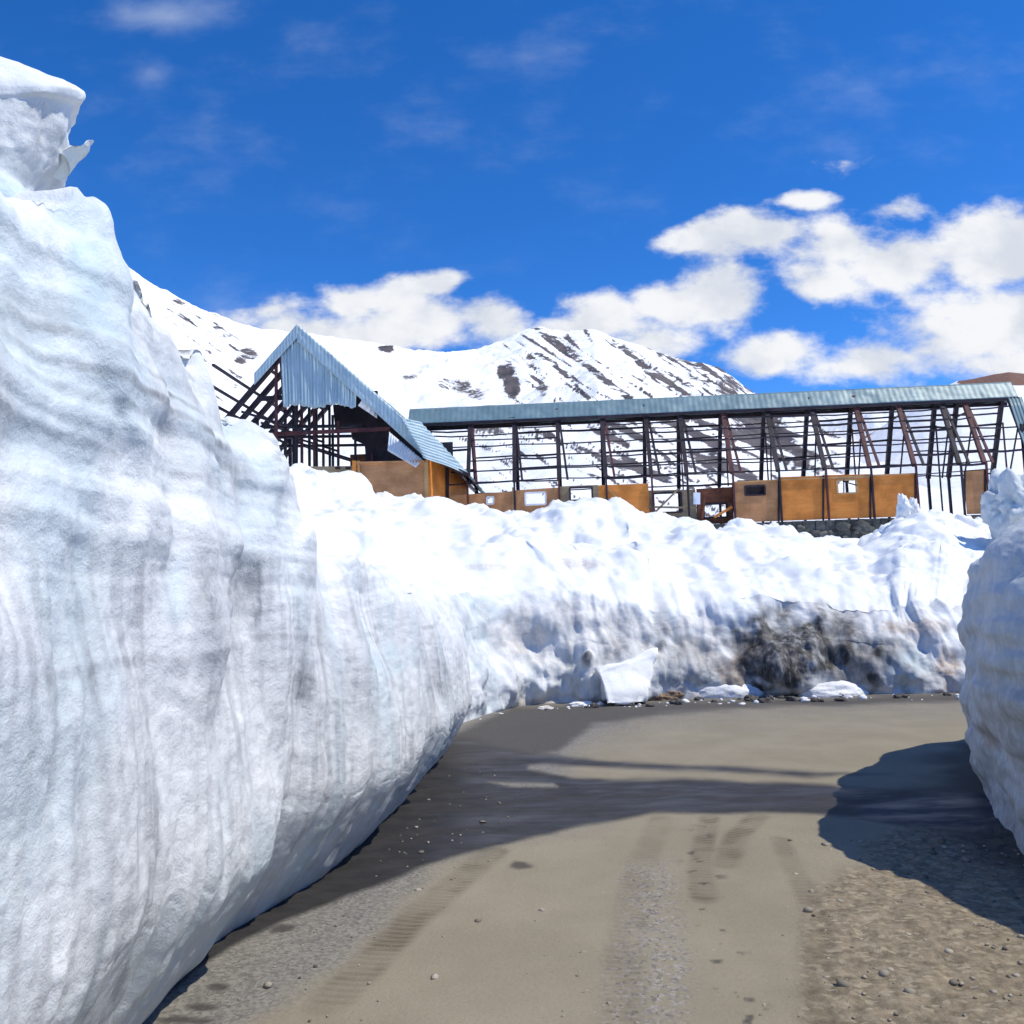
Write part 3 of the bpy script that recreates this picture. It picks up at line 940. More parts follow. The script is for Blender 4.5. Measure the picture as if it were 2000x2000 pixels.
    lowface = (kind == 0) * 1.0
    dirt_shade = lowface * (.06 + .28 * dr * sstep(1.5, .9, Z))
    dirt_shade += lowface * .35 * sstep(.0, .4, fbm(SS * 1.1, Z * 1.3, 8, 3, 223))
    soil = np.zeros_like(Z)
    ellip = lambda cx_, cy_, rx, ry: sstep(1.25, .45, np.hypot((px - cx_) / rx, (py - cy_) / ry) + .55 * nz)
    soil += 1.0 * ellip(1535, 1275, 80, 95) + .8 * ellip(1620, 1245, 55, 60) + .65 * ellip(1460, 1285, 60, 66) + .6 * ellip(1660, 1300, 60, 55) + .7 * ellip(1740, 1265, 30, 28) + .55 * ellip(1710, 1330, 22, 18)
    soil += .35 * ellip(1290, 1220, 18, 60) + .3 * ellip(1350, 1260, 60, 25)
    soil += .9 * hole  # shade inside the hole painted in as a dark colour
    dirt_shade += .5 * ellip(1230, 1240, 60, 50) + .4 * ellip(1340, 1300, 80, 70) + .55 * ellip(1440, 1320, 60, 70) + .6 * ellip(1680, 1280, 90, 70) + .3 * ellip(940, 1200, 25, 40)
    dirt_shade += .25 * ellip(1010, 1185, 20, 14)
    brown = .75 * ellip(1850, 1305, 26, 45) + .5 * ellip(1800, 1225, 90, 16) + .45 * ellip(1475, 1250, 40, 30) + .45 * ellip(1440, 1310, 40, 50)
    brown += .32 * ellip(960, 1108, 60, 7) + .4 * ellip(1130, 1102, 60, 12) + .28 * ellip(1020, 1250, 60, 60) + .25 * ellip(1180, 1250, 60, 70)
    brown += .55 * sstep(.13, .03, Z) * lowface * sstep(1150, 1230, px) * sstep(-.2, .3, fbm(SS * 2, 0, 0, 3, 224))
    brown += .6 * sstep(.16, .03, Z) * lowface * sstep(1000, 1030, px) * sstep(1130, 1090, px)
    brown += .22 * lowface * sstep(950, 1100, px) * sstep(-.2, .4, fbm(SS * .7, Z, 4, 3, 225))
    ice_shade = .5 * lowface * sstep(1000, 940, px) * sstep(-.2, .3, nz) + .7 * ellip(1775, 1310, 50, 45) + .25 * lowface * dr
    ice_shade += .10 * (kind > 0) * sstep(.1, .6, fbm(X * .8, Y * .8, 3, 3, 226))
    for zz in (1.25, 1.12):
        dirt_shade += .3 * lowface * sstep(.02, .005, np.abs(Z - zz - .05 * noise3(SS, zz, 0, 227))) * sstep(0, .3, noise3(SS * 1.2, zz, 3, 228))
    cl = lambda a: np.clip(a, 0, 1)
    o = grid_mesh("snow_bank", P, M_SNOW, dict(dirt_shade=cl(dirt_shade), ice_shade=cl(ice_shade), soil=cl(soil), brown=cl(brown)), flip=True)
    link(o, label="long white snow bank across the back of the road, cut face stained with dark soil", cat="snow bank")


back_bank()

# ---- right wall
RF = [(3.15, -1.0), (3.2, 1.0), (3.25, 3.0), (3.3, 4.6), gz(2040, 1700), gz(1990, 1645), gz(1945, 1590), gz(1925, 1505), (5.2, 9.2), (6.3, 9.9), (9, 10.3), (14, 10.8), (22, 11)]
RS = [(9, -1.0), (9, 0.2), (9, 1.5), (9, 2.6), (9, 3.4), (9, 3.8), (9, 4.2), (9.1, 4.6), (9.3, 5), (10, 5.2), (12, 5.3), (16, 5.4), (24, 5.5)]


def right_wall():
    full = np.concatenate([catmull(RF, 1500), catmull(RS, 1500)], 1)
    full = smooth(arc_resample(full, 520, lambda p: 1 / np.clip(np.hypot(p[:, 0], p[:, 1]), 3, 40)), 14)
    F, S = full[:, :2], full[:, 2:]
    tang = np.gradient(F, axis=0); tang /= np.linalg.norm(tang, axis=1, keepdims=True)
    nrm = np.stack([-tang[:, 1], tang[:, 0]], 1)
    s = np.r_[0, np.cumsum(np.linalg.norm(np.diff(F, axis=0), axis=1))]
    y = F[:, 1]
    H = np.interp(s, [0, 5, 7, 8.2, 9.5, 10.6, 11.2, 12.2, 14, 18, 30], [2.05, 2.05, 2.08, 2.1, 2.12, 2.02, 1.85, 1.65, 1.5, 1.4, 1.4]) + .05 * fbm(s * 1.6, 0, 0, 3, 301)
    H = H + .0 * y
    zb, ob = .9 + .25 * fbm(s * .6, 1, 0, 2, 302), .10 + .05 * fbm(s * .8, 2, 0, 2, 303)
    nu, nf, ntp = 60, 160, 60
    P, info = [], []
    for i in range(nu):
        t = i / nu
        P.append(np.c_[F + nrm * (ob * np.sin(t * 1.57))[:, None], -.06 + (zb + .06) * t]); info.append((0, t))
    cs = .58
    for i in range(nf + 1):
        t = i / nf
        o = ob + (-cs - ob) * (.2 * t + .8 * t ** 4)
        P.append(np.c_[F + nrm * o[:, None], zb + (H - zb) * np.sin(t * 1.2) / math.sin(1.2)]); info.append((1, t))
    b0 = F - nrm * cs
    for i in range(1, ntp + 1):
        t = (i / ntp) ** 1.5
        P.append(np.c_[b0 * (1 - t) + S * t, H + .25 * np.sin(min(t * 3, 1.57)) + 0 * s]); info.append((2, t))
    P = np.array(P); nr, nc = P.shape[:2]
    SS = np.broadcast_to(s[None, :], (nr, nc)); Z = P[..., 2].copy(); X, Y = P[..., 0].copy(), P[..., 1].copy()
    kind = np.array([k for k, t in info])[:, None]; T = np.array([t for k, t in info])[:, None]
    nor = grid_normals(P, False)
    d = .05 * fbm(SS * .8, Z * .8, 0, 3, 311) + .05 * np.tanh(3 * noise3(SS * 1.6, Z * 1.4, 3, 315)) + .03 * fbm(SS * 3, Z * 2.6, 0, 4, 312) + .02 * np.tanh(5 * noise3(SS * .6, Z * 5, 3, 316)) + .012 * fbm(X * 12, Y * 12, Z * 12, 3, 313) + .05 * fbm(X * 2, Y * 2, Z * 2, 3, 314) * (kind == 2)
    d = d * sstep(-.05, .15, Z + .03)
    P = P + nor * d[..., None]
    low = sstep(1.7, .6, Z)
    dirt_shade = .42 + .12 * low + .3 * low * sstep(.0, .5, fbm(SS * 1.6, Z * 2.2, 0, 4, 321)) + .2 * sstep(.3, .05, Z)  # constant part paints the face's shade into the colour, the rest is soiling
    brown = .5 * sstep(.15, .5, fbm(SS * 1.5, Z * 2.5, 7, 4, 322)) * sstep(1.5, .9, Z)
    ice_shade = .35 + .4 * sstep(-.1, .4, fbm(SS * 1.2, Z * .8, 5, 3, 323))  # constant part gives the painted shade its blue-grey tint
    top = np.where(kind == 2, .1, 1)
    o = grid_mesh("snow_wall", P, M_WALL, dict(dirt_shade=np.clip(dirt_shade * top, 0, 1), ice_shade=np.clip(ice_shade * top, 0, 1), soil=0 * Z, brown=np.clip(brown * top, 0, 1)), flip=False)
    link(o, label="rounded snow wall on the right, its face towards the road in blue shade", cat="snow wall")


right_wall()


# ---- stacked and fallen snow blocks: lofted outline, displaced
def lump(name, loc, size, seed, mat, rough=.25, flat=1.0, cuts=5, square=2.6, rot=0, tilt=(0, 0), attrs=None, **kw):
    bm = bmesh.new()
    bmesh.ops.create_icosphere(bm, subdivisions=cuts, radius=1)
    V = np.array([v.co for v in bm.verts])
    q = square
    k = (np.abs(V) ** q).sum(1) ** (1 / q)
    V = V / k[:, None]
    n = fbm(V[:, 0] * 1.6, V[:, 1] * 1.6, V[:, 2] * 1.6, 5, seed)
    V = V * (1 + rough * n)[:, None]
    V = V * np.array(size)
    me = bpy.data.meshes.new(name)
    for v, p in zip(bm.verts, V):
        v.co = p
    bm.to_mesh(me); bm.free()
    me.polygons.foreach_set("use_smooth", np.full(len(me.polygons), True))
    me.materials.append(mat)
    for k2 in ('dirt_shade', 'ice_shade', 'soil', 'brown'):
        a = me.attributes.new(k2, 'FLOAT', 'POINT')
        a.data.foreach_set("value", np.full(len(me.vertices), (attrs or {}).get(k2, 0.0), np.float32))
    o = bpy.data.objects.new(name, me)
    o.location = loc
    o.rotation_euler = (tilt[0], tilt[1], rot)
    link(o, **kw)
    return o


def tower():
    zpx = [(500, 118), (440, 116), (412, 112), (395, 108), (360, 122), (331, 140), (305, 150), (270, 156), (240, 155), (210, 156), (200, 167), (182, 167), (170, 152), (158, 134), (145, 100), (130, 62), (118, 30), (104, 0), (96, -60), (92, -140)]
    yc = 3.02
    rows = []
    rad = []
    for py, px in zpx:
        p = at_y(px, py, yc)
        rows.append((p[0] - .025, p[2]))
    rows = np.array(rows)
    # resample rows
    d = np.r_[0, np.cumsum(np.hypot(*np.diff(rows, axis=0).T))]
    t = np.linspace(0, d[-1], 150)
    rx = np.interp(t, d, rows[:, 0]); rz = np.interp(t, d, rows[:, 1])
    xc = -2.3
    n = 260
    th = np.linspace(0, 2 * np.pi, n)
    P = np.zeros((len(t) + 1, n, 3))
    c, s_ = np.cos(th), np.sin(th)
    se = lambda v, e: np.sign(v) * np.abs(v) ** e
    for i in range(len(t)):
        w_ = rx[i] - xc
        dy = .45 * (1 if w_ > .55 else max(.15, w_ / .55))
        P[i, :, 0] = xc + w_ * se(c, .62)
        P[i, :, 1] = yc + dy * se(s_, .7) * min(1, w_ / .5 + .1)
        P[i, :, 2] = rz[i]
    P[..., 0] -= .44 * (P[..., 1] - yc) * (np.abs(P[..., 1] - yc) > 0)
    P[-1] = P[-2].mean(0)
    hh_ = np.clip((P[..., 2] - rz.min()) / (rz.max() - rz.min()), 0, 1)
    P[..., 2] -= .62 * np.clip(yc - P[..., 1], 0, 1) * hh_
    X, Y, Z = P[..., 0].copy(), P[..., 1].copy(), P[..., 2].copy()
    cxy = np.stack([xc - .44 * (Y - yc), np.full_like(Y, yc)], -1)
    rad_ = P[..., :2] - cxy
    rl = np.linalg.norm(rad_, axis=2)
    dsp = .03 * fbm(X * 2.4, Y * 2.4, Z * 2.4, 4, 401) + .022 * np.tanh(5 * noise3(X * 3.6, Y * 3.6, Z * 3.6, 402)) + .016 * fbm(X * 8, Y * 8, Z * 8, 4, 403)
    P[..., :2] += rad_ / (rl[..., None] + .05) * (dsp - .01)[..., None]
    P[..., 2] += .03 * fbm(X * 2.2, Y * 2.2, 0, 3, 405)
    Z = P[..., 2]
    z_lo, z_hi = rz.min(), rz[np.argmin(np.abs(t - d[11]))]
    h_ = (Z - z_lo) / (z_hi - z_lo)
    ice_shade = .75 * sstep(.35, .12, h_ + .06 * fbm(P[..., 0] * 3, P[..., 1] * 3, 0, 3, 404)) + .1
    dirt_shade = .5 * sstep(.85, .6, h_) * sstep(.1, .3, h_)  # grey sides and teal base paint in shade below the white top
    o = grid_mesh("snow_block", P, M_SNOW, dict(ice_shade=np.clip(ice_shade, 0, 1), dirt_shade=dirt_shade, soil=0 * Z, brown=0 * Z))
    link(o, label="overhanging block of snow standing on top of the tall left snow wall", cat="snow block")
    # hooked icicle on its edge
    pts = [(116, 326), (143, 302), (158, 298), (168, 290), (172, 281), (181, 276)]
    r_ = [.034, .023, .016, .012, .009, .004]
    rows = []
    for (a, b_), q in zip(pts, r_):
        p = at_y(a, b_, yc - .05)
        ring = [p + q * np.array([math.cos(k), math.sin(k), math.cos(k + 1.2)]) for k in np.linspace(0, 2 * np.pi, 14)]
        rows.append(ring)
    ic = grid_mesh("icicle", np.array(rows), M_SNOW, {k: np.full((6, 14), .3 if k == 'ice_shade' else 0) for k in ('ice_shade', 'dirt_shade', 'soil', 'brown')})
    link(ic, o)


tower()

p = at_z(1225, 1376, 0)


def slab_block():
    # leaning slab of clean snow at the foot of the bank: outline from its real faces
    out = [(1165, 1310), (1230, 1288), (1284, 1272), (1276, 1330), (1262, 1348), (1262, 1372), (1185, 1376), (1178, 1345)]
    y0 = at_z(1220, 1378, 0)[1] - .12
    fr = [at_y(a, b_, y0 - .16 + .42 * (1376 - b_) / 100 + .38 * (a - 1165) / 120) for a, b_ in out]
    c0 = np.mean(fr, 0)
    bm = bmesh.new()
    lo = [bm.verts.new(q) for q in fr]
    hi = [bm.verts.new(np.array(q) * 1.0 + np.array([.02, .75, .02])) for q in fr]
    bm.faces.new(lo[::-1]); bm.faces.new(hi)
    for i in range(len(fr)):
        j = (i + 1) % len(fr)
        bm.faces.new((lo[i], lo[j], hi[j], hi[i]))
    bmesh.ops.triangulate(bm, faces=bm.faces)
    bmesh.ops.subdivide_edges(bm, edges=bm.edges, cuts=7, use_grid_fill=True)
    bmesh.ops.recalc_face_normals(bm, faces=bm.faces)
    bm.normal_update()
    V = np.array([v.co for v in bm.verts]); Nn = np.array([v.normal for v in bm.verts])
    d = .03 * fbm(V[:, 0] * 3, V[:, 1] * 3, V[:, 2] * 3, 4, 411) + .04 * np.tanh(5 * noise3(V[:, 0] * 2.5, V[:, 1] * 2.5, V[:, 2] * 2.5, 412))
    V = V + Nn * d[:, None]
    me = bpy.data.meshes.new("fallen_snow_slab")
    for v, q in zip(bm.verts, V): v.co = q
    bm.to_mesh(me); bm.free()
    me.polygons.foreach_set("use_smooth", np.full(len(me.polygons), True))
    me.materials.append(M_SNOW)
    for k2 in ('dirt_shade', 'ice_shade', 'soil', 'brown'):
        me.attributes.new(k2, 'FLOAT', 'POINT')
    o = bpy.data.objects.new("snow_slab", me)
    link(o, label="large clean white slab of fallen snow leaning against the foot of the back bank", cat="snow block")


slab_block()


def on_foot(px, py, dz=0.0):
    q = at_z(px, py, 0)
    return (q[0], q[1], dz)


q = on_foot(1418, 1358); lump("snow_mound", (q[0], q[1] - .12, .0), (.68, .36, .30), 421, M_SNOWF, .14, square=2.0, label="low white snow mound right of the leaning slab, left of the dark soil stain", cat="snow mound")
q = on_foot(1622, 1356); lump("snow_mound", (q[0], q[1] - .10, .0), (.54, .30, .22), 422, M_SNOWF, .14, square=2.0, label="smaller flat white snow mound right of the dark soil stain at the bank foot", cat="snow mound")
m, nt, b = new_mat("brown_soil")
c = mixc(nt, ramp(nt, noise_n(nt, 9, 7, .7), .3, .7), (.10, .07, .045), (.30, .21, .135))
nt.links.new(c, b.inputs['Base Color']); b.inputs['Roughness'].default_value = .9
bump(nt, b, noise_n(nt, 22, 7, .7), .7, .03)
M_SOIL = m
m, nt, b = new_mat("dark_stone")
c = mixc(nt, ramp(nt, noise_n(nt, 12, 7, .7), .3, .7), (.035, .033, .032), (.13, .12, .11))
nt.links.new(c, b.inputs['Base Color']); b.inputs['Roughness'].default_value = .85
bump(nt, b, noise_n(nt, 26, 7, .7), .7, .02)
M_STONE = m
q = on_foot(1285, 1366); lump("soil_heap", (q[0], q[1] - .02, .04), (.36, .22, .17), 423, M_SOIL, .35, square=2.2, label="brown heap of soil at the foot of the leaning snow slab", cat="soil heap")
q = on_foot(1340, 1362); lump("soil_heap", (q[0], q[1] + .05, .05), (.22, .18, .17), 424, M_SOIL, .4, square=2.2, label="darker small soil heap between the brown heap and the white mound", cat="soil heap")
q = on_foot(1135, 1378); lump("snow_clod", (q[0], q[1] - .05, .0), (.20, .12, .07), 425, M_SNOWF, .25, square=2.2, label="thin white snow clod on the road edge left of the leaning slab", cat="snow clod")
q = on_foot(1065, 1385); lump("snow_clod", (q[0], q[1] - .02, .0), (.12, .09, .05), 427, M_SNOWF, .25, square=2.2, label="tiny dirty snow clod on the road edge, leftmost below the bank", cat="snow clod", attrs=dict(brown=.5))
q = on_foot(1700, 1352); lump("snow_clod", (q[0], q[1] - .05, .05), (.14, .14, .15), 426, M_SNOWF, .3, square=2.2, label="upright white snow clod beside the smaller mound at the bank foot", cat="snow clod")
# crumbled dark stones lying along the foot of the back bank
rng = random.Random(5)
for k in range(34):
    px = rng.uniform(1460, 1600) if k < 16 else rng.uniform(1020, 1870)
    py = np.interp(px, [1000, 1400, 1880], [1384, 1367, 1356]) + rng.uniform(-3, 8)
    q = on_foot(px, py)
    r_ = rng.uniform(.025, .07)
    lump("stone", (q[0], q[1], r_ * .3), (r_ * rng.uniform(.8, 1.5), r_, r_ * rng.uniform(.5, .9)), 500 + k, M_STONE, .5, cuts=3, rot=rng.uniform(0, 6),
         label="small dark stone lying along the foot of the back snow bank", cat="stone", group="stones along the bank foot")

def scatter(name, pts, mat, kind_label):
    rg_ = np.random.RandomState(3)
    bm = bmesh.new(); bmesh.ops.create_icosphere(bm, subdivisions=1, radius=1)
    bv = np.array([v.co for v in bm.verts]); bf = np.array([[v.index for v in f.verts] for f in bm.faces]); bm.free()
    Vs, Fs = [], []
    for k, (x_, y_, r0_) in enumerate(pts):
        q_ = bv * (1 + .35 * rg_.uniform(-1, 1, (len(bv), 1))) * r0_ * np.array([rg_.uniform(.8, 1.5), rg_.uniform(.8, 1.3), rg_.uniform(.45, .8)])
        a_ = rg_.uniform(0, 6.28); ca_, sa_ = math.cos(a_), math.sin(a_)
        q_ = np.stack([q_[:, 0] * ca_ - q_[:, 1] * sa_ + x_, q_[:, 0] * sa_ + q_[:, 1] * ca_ + y_, q_[:, 2] + r0_ * .25], 1)
        Fs.append(bf + len(Vs) * len(bv)); Vs.append(q_)
    me = bpy.data.meshes.new(name)
    me.from_pydata(np.concatenate(Vs).tolist(), [], np.concatenate(Fs).tolist())
    me.polygons.foreach_set("use_smooth", np.full(len(me.polygons), True))
    me.materials.append(mat)
    for k2 in ('dirt_shade', 'ice_shade', 'soil', 'brown'):
        me.attributes.new(k2, 'FLOAT', 'POINT')
    link(bpy.data.objects.new(name, me), kind="stuff", label=kind_label)


rgn = np.random.RandomState(8)
pp = []
while len(pp) < 900:
    x_, y_ = rgn.uniform(1.2, 3.1), rgn.uniform(2.2, 6.2)
    a_, b_ = proj(np.array([x_, y_, 0]))
    if a_ > 1540 + rgn.normal(0, 40) and b_ > 1640:
        pp.append((x_, y_, min(.028, .004 + rgn.exponential(.0045))))
for k in range(500):
    x_, y_ = rgn.normal(.55, .28), rgn.uniform(2.3, 5.5)
    pp.append((x_, y_, min(.018, .004 + rgn.exponential(.003))))
for k in range(160):
    y_ = rgn.uniform(2.4, 9); x_ = np.interp(y_, [2.4, 3.4, 5.4, 9], [-1.45, -1.3, -.95, -.65]) + abs(rgn.normal(0, .35))
    pp.append((x_, y_, min(.022, .004 + rgn.exponential(.004))))
m, nt, b = new_mat("road_pebbles")
gi = N(nt, 'ShaderNodeNewGeometry')
c = mixc(nt, gi.outputs['Random Per Island'], (.11, .09, .07), (.40, .36, .29))
nt.links.new(c, b.inputs['Base Color']); b.inputs['Roughness'].default_value = .9
scatter("gravel", pp, m, "loose pebbles strewn over the dusty road")
pp = []
for k in range(60):
    a_ = rgn.uniform(930, 1890)
    b_ = np.interp(a_, [900, 1010, 1150, 1400, 1880], [1416, 1382, 1378, 1367, 1356]) + abs(rgn.normal(0, 5))
    q_ = at_z(a_, b_, 0)
    pp.append((q_[0], q_[1], min(.07, .012 + rgn.exponential(.016))))
scatter("snow_crumbs", pp, M_SNOWF, "crumbs of snow fallen along the foot of the cut banks")

# blocks of snow behind the right wall, the first with blue shade painted into its colour
lump("snow_block", tuple(at_y(1998, 995, 19.3)), (.72, .5, .78), 431, M_WALL, .38, square=3.0, attrs=dict(ice_shade=.35, dirt_shade=.35), label="jagged bluish snow block at the right edge below the shed's end", cat="snow block")
for (a, b_, y_, sz, sd_, lb) in [(1764, 995, 22.3, (.16, .22, .42), 432, "pointed snow spike on the bank crest before the plain orange panel"),
                                 (1783, 1000, 22.4, (.16, .22, .33), 433, "shorter snow spike right of the pointed one on the bank crest")]:
    lump("snow_spike", tuple(at_y(a, b_, y_)), sz, sd_, M_SNOWF, .4, square=1.7, label=lb, cat="snow spike")

# ------------------------------------------------------------------ long roofless shed
YAW = R(4.0)
UU = np.array([math.cos(YAW), -math.sin(YAW), 0])
VV = np.array([math.sin(YAW), math.cos(YAW), 0])
O0 = at_y(1000, 790, 49.0)
RIDGE_Z = O0[2]
O0 = np.array([O0[0], O0[1], 0])


def hit(px, py, v=0.0):
    """point on the vertical plane lying v metres behind the ridge"""
    d = unproj(px, py)
    t = ((O0 + VV * v - EYE) @ VV) / (d @ VV)
    return EYE + d * t


def uz(px, py, v=0.0):
    p = hit(px, py, v)
    return (p - O0) @ UU, p[2]


def L(u, v, z):
    return O0 + UU * u + VV * v + np.array([0, 0, z])


def sheet(name, c00, c10, c01, c11, mat, parent=None, ribs=20, amp=.03, nv=14, wob=.02, seed=1, thick=.012, along='u', **kw):
    """corrugated sheet over four corners; ribs run along the second direction"""
    c00, c10, c01, c11 = map(np.array, (c00, c10, c01, c11))
    nu = ribs * 8 + 1
    s, t = np.meshgrid(np.linspace(0, 1, nu), np.linspace(0, 1, nv))
    s_, t_ = s[..., None], t[..., None]
    P = (c00 * (1 - s_) + c10 * s_) * (1 - t_) + (c01 * (1 - s_) + c11 * s_) * t_
    n = np.cross(c10 - c00, c01 - c00); n = n / np.linalg.norm(n)
    P = P + n * (amp * np.sin(s * ribs * 2 * np.pi) + wob * fbm(s * ribs * .3, t * 3, seed, 3, seed))[..., None]
    o = grid_mesh(name, P, mat, smooth=True)
    m_ = o.modifiers.new("solid", 'SOLIDIFY'); m_.thickness = thick
    link(o, parent, **kw)
    return o


RZ = RIDGE_Z
TOPS = [835, 919, 1004, 1088, 1175, 1259, 1326, 1409, 1494, 1580, 1666, 1748, 1832, 1876, 1965]
shed = bpy.data.objects.new("roofless_shed", None)
shed.location = L(uz(1400, 800)[0], 0, FLOOR_Z)
shed["kind"] = "thing"
link(shed, label="long roofless A-frame shed with a strip of blue ridge sheeting and orange plywood wall panels", cat="shed")
PAR = []


def keep(o):
    """parent to the shed without moving"""
    return o


def adopt(root, objs):
    for o in objs:
        o.parent = root
        o.matrix_parent_inverse = Matrix.Translation(root.location).inverted()


parts = []
WALL_V, WALL_Z = -2.15, FLOOR_Z + 2.55       # front wall line and top
DROP = RZ - WALL_Z
rng = random.Random(11)
us = [uz(x, 800)[0] for x in TOPS]
for k, u in enumerate(us):
    j = rng.uniform(-.05, .05)
    parts.append(MB().bar(L(u, -.16, RZ - .45), L(u + j, WALL_V, WALL_Z), .20, .20, UU).build("front_leg", M_RUST if k in (10, 11, 13, 7) else M_STEEL))
    parts.append(MB().bar(L(u + .06, -.2, RZ - .5), L(u + .46, WALL_V, WALL_Z), .09, .12, UU).build("brace_leg", M_RUST if k % 3 == 1 else M_STEEL))
    parts.append(MB().bar(L(u, .16, RZ - .45), L(u - j, -WALL_V, WALL_Z - .15), .24, .20, UU).build("rear_leg", M_STEEL))
    if k not in (0,):
        parts.append(MB().bar(L(u + j, WALL_V - .20, WALL_Z + .05), L(u + j, WALL_V - .20, FLOOR_Z - .6), .10, .09, VV).build("front_post", M_RUST if k % 2 else M_STEEL))
    parts.append(MB().bar(L(u - j, -WALL_V, WALL_Z - .15), L(u - j, -WALL_V, FLOOR_Z - .6), .13, .13, VV).build("rear_post", M_STEEL))
    if k % 2 == 0:
        parts.append(MB().bar(L(u + .1, .7, RZ - .4 - DROP * .36), L(u + .12, .75, FLOOR_Z - .4), .07, .07, VV).build("stud", M_RUST if k % 4 else M_STEEL))
    if k > 6:
        parts.append(MB().bar(L(u - .05, WALL_V * .55, RZ - .15 - DROP * .55), L(u + .3, .9, WALL_Z - .3), .06, .07, UU).build("strut", M_STEEL))
    if k % 2 == 1:
        parts.append(MB().bar(L(u, -.75, RZ - .15 - DROP * .33), L(u, .75, RZ - .15 - DROP * .33), .07, .09, UU).build("collar_tie", M_STEEL))
u0, u1 = us[0], us[-1]
# purlins: one long thin run per level on both slopes, sagging between the trusses and missing in places
for side in (-1, 1):
    for i, fr in enumerate((.17, .29, .42, .55, .69, .83, .97)):
        mb = MB()
        zs = [RZ - .15 - DROP * fr + rng.uniform(-.06, .06) for _ in us]
        v = side * (abs(WALL_V) * fr + .12)
        for a in range(len(us) - 1):
            if rng.random() < (.16 if side < 0 else .07):
                if mb.v:
                    parts.append(mb.build("purlin", M_STEEL)); mb = MB()
                continue
            wd = rng.choice((.05, .055, .065, .085))
            mid = L((us[a] + us[a + 1]) / 2, v, (zs[a] + zs[a + 1]) / 2 - rng.uniform(0, .06))
            mb.bar(L(us[a] - .03, v, zs[a]), mid, wd, wd * 1.3); mb.bar(mid, L(us[a + 1] + .05, v, zs[a + 1]), wd, wd * 1.3)
        if mb.v:
            parts.append(mb.build("purlin", M_STEEL))
parts.append(MB().bar(L(u0 - .3, 0, RZ - .28), L(u1 + .2, 0, RZ - .28), .16, .26).build("ridge_beam", M_STEEL))
# remaining sheeting along the ridge
SW, SD = .64, 1.02
uL = uz(800, 795)[0]; uR = uz(1975, 748)[0]
parts.append(sheet("ridge_sheet", L(uL, -SW, RZ - SD), L(uR, -SW, RZ - SD), L(uL, 0, RZ), L(uR, 0, RZ), M_SHEET, ribs=110, amp=.003, nv=10, wob=.035, seed=3))
parts.append(sheet("ridge_sheet", L(uR, SW, RZ - SD), L(uL, SW, RZ - SD), L(uR, 0.01, RZ), L(uL, 0.01, RZ), M_SHEET, ribs=110, amp=.003, nv=10, wob=.035, seed=4))
parts.append(MB().bar(L(uL, -SW - .02, RZ - SD - .06), L(uR, -SW - .02, RZ - SD - .06), .10, .16).build("eave_beam", M_STEEL))
parts.append(MB().bar(L(uL, SW + .02, RZ - SD - .06), L(uR, SW + .02, RZ - SD - .06), .10, .16).build("eave_beam", M_STEEL))
# end sheeting at the right: rake strip on the near slope
uE0, uE1 = uz(1958, 800)[0], uz(1985, 800)[0]
parts.append(sheet("end_sheet", L(uE0, -WALL_V * -1.35, RZ - DROP * 1.30), L(uE1, WALL_V * 1.35, RZ - DROP * 1.30), L(uE0, -SW - .05, RZ - SD + .02), L(uE1, -SW - .05, RZ - SD + .02), M_SHEET, ribs=4, amp=.018, nv=10, seed=5))
mb = MB()
for k in range(5):
    uu_ = uE0 + .12 + k * .17
    mb.bar(L(uu_, -1.55, RZ - 2.6), L(uu_, -1.55, FLOOR_Z + 1.8), .13, .05, VV)
parts.append(mb.build("end_boards", M_STEEL))


def panel(name, x0, x1, y0, y1, mat, hole=None, v=None, hole_frame=None, tilt=0, parent=None, extra=None, zlow=None):
    """plywood wall panel: outline in the front wall plane, 3 cm thick, with an optional opening"""
    v = WALL_V - .10 if v is None else v
    ua, za = uz(x0, y0, v); ub, zb_ = uz(x1, y0 + tilt, v)
    _, zl = uz((x0 + x1) / 2, y1, v)
    if zlow is not None: zl = zlow
    mb = MB()
    def quad(a, b, c0, c1, d0, d1, dv=0.0, th=.035):
        mb.hexa([L(a, v + dv, c0), L(b, v + dv, c1), L(b, v + dv + th, c1), L(a, v + dv + th, c0),
                 L(a, v + dv, d0), L(b, v + dv, d1), L(b, v + dv + th, d1), L(a, v + dv + th, d0)])
    if hole is None:
        quad(ua, ub, zl, zl, za, zb_)
    else:
        hx0, hx1, hy0, hy1 = hole
        ha, hzt = uz(hx0, hy0, v); hb, hzb = uz(hx1, hy1, v)
        zt = lambda u: za + (zb_ - za) * (u - ua) / (ub - ua)
        quad(ua, ha, zl, zl, za, zt(ha)); quad(hb, ub, zl, zl, zt(hb), zb_)
        quad(ha, hb, zl, zl, hzb, hzb); quad(ha, hb, hzt, hzt, zt(ha), zt(hb))
    o = mb.build(name, mat)
    o.parent = parent
    subs = []
    if hole is not None:
        f = MB()
        for (a, b_) in (((ha, hzb), (hb, hzb)), ((ha, hzt), (hb, hzt)), ((ha, hzb), (ha, hzt)), ((hb, hzb), (hb, hzt))):
            f.bar(L(a[0], v - .02, a[1]), L(b_[0], v - .02, b_[1]), .09, .07, VV)
        fo = f.build("window_frame", M_STEEL if hole_frame is None else hole_frame)
        fo.parent = o
    parts.append(o)
    return o, v


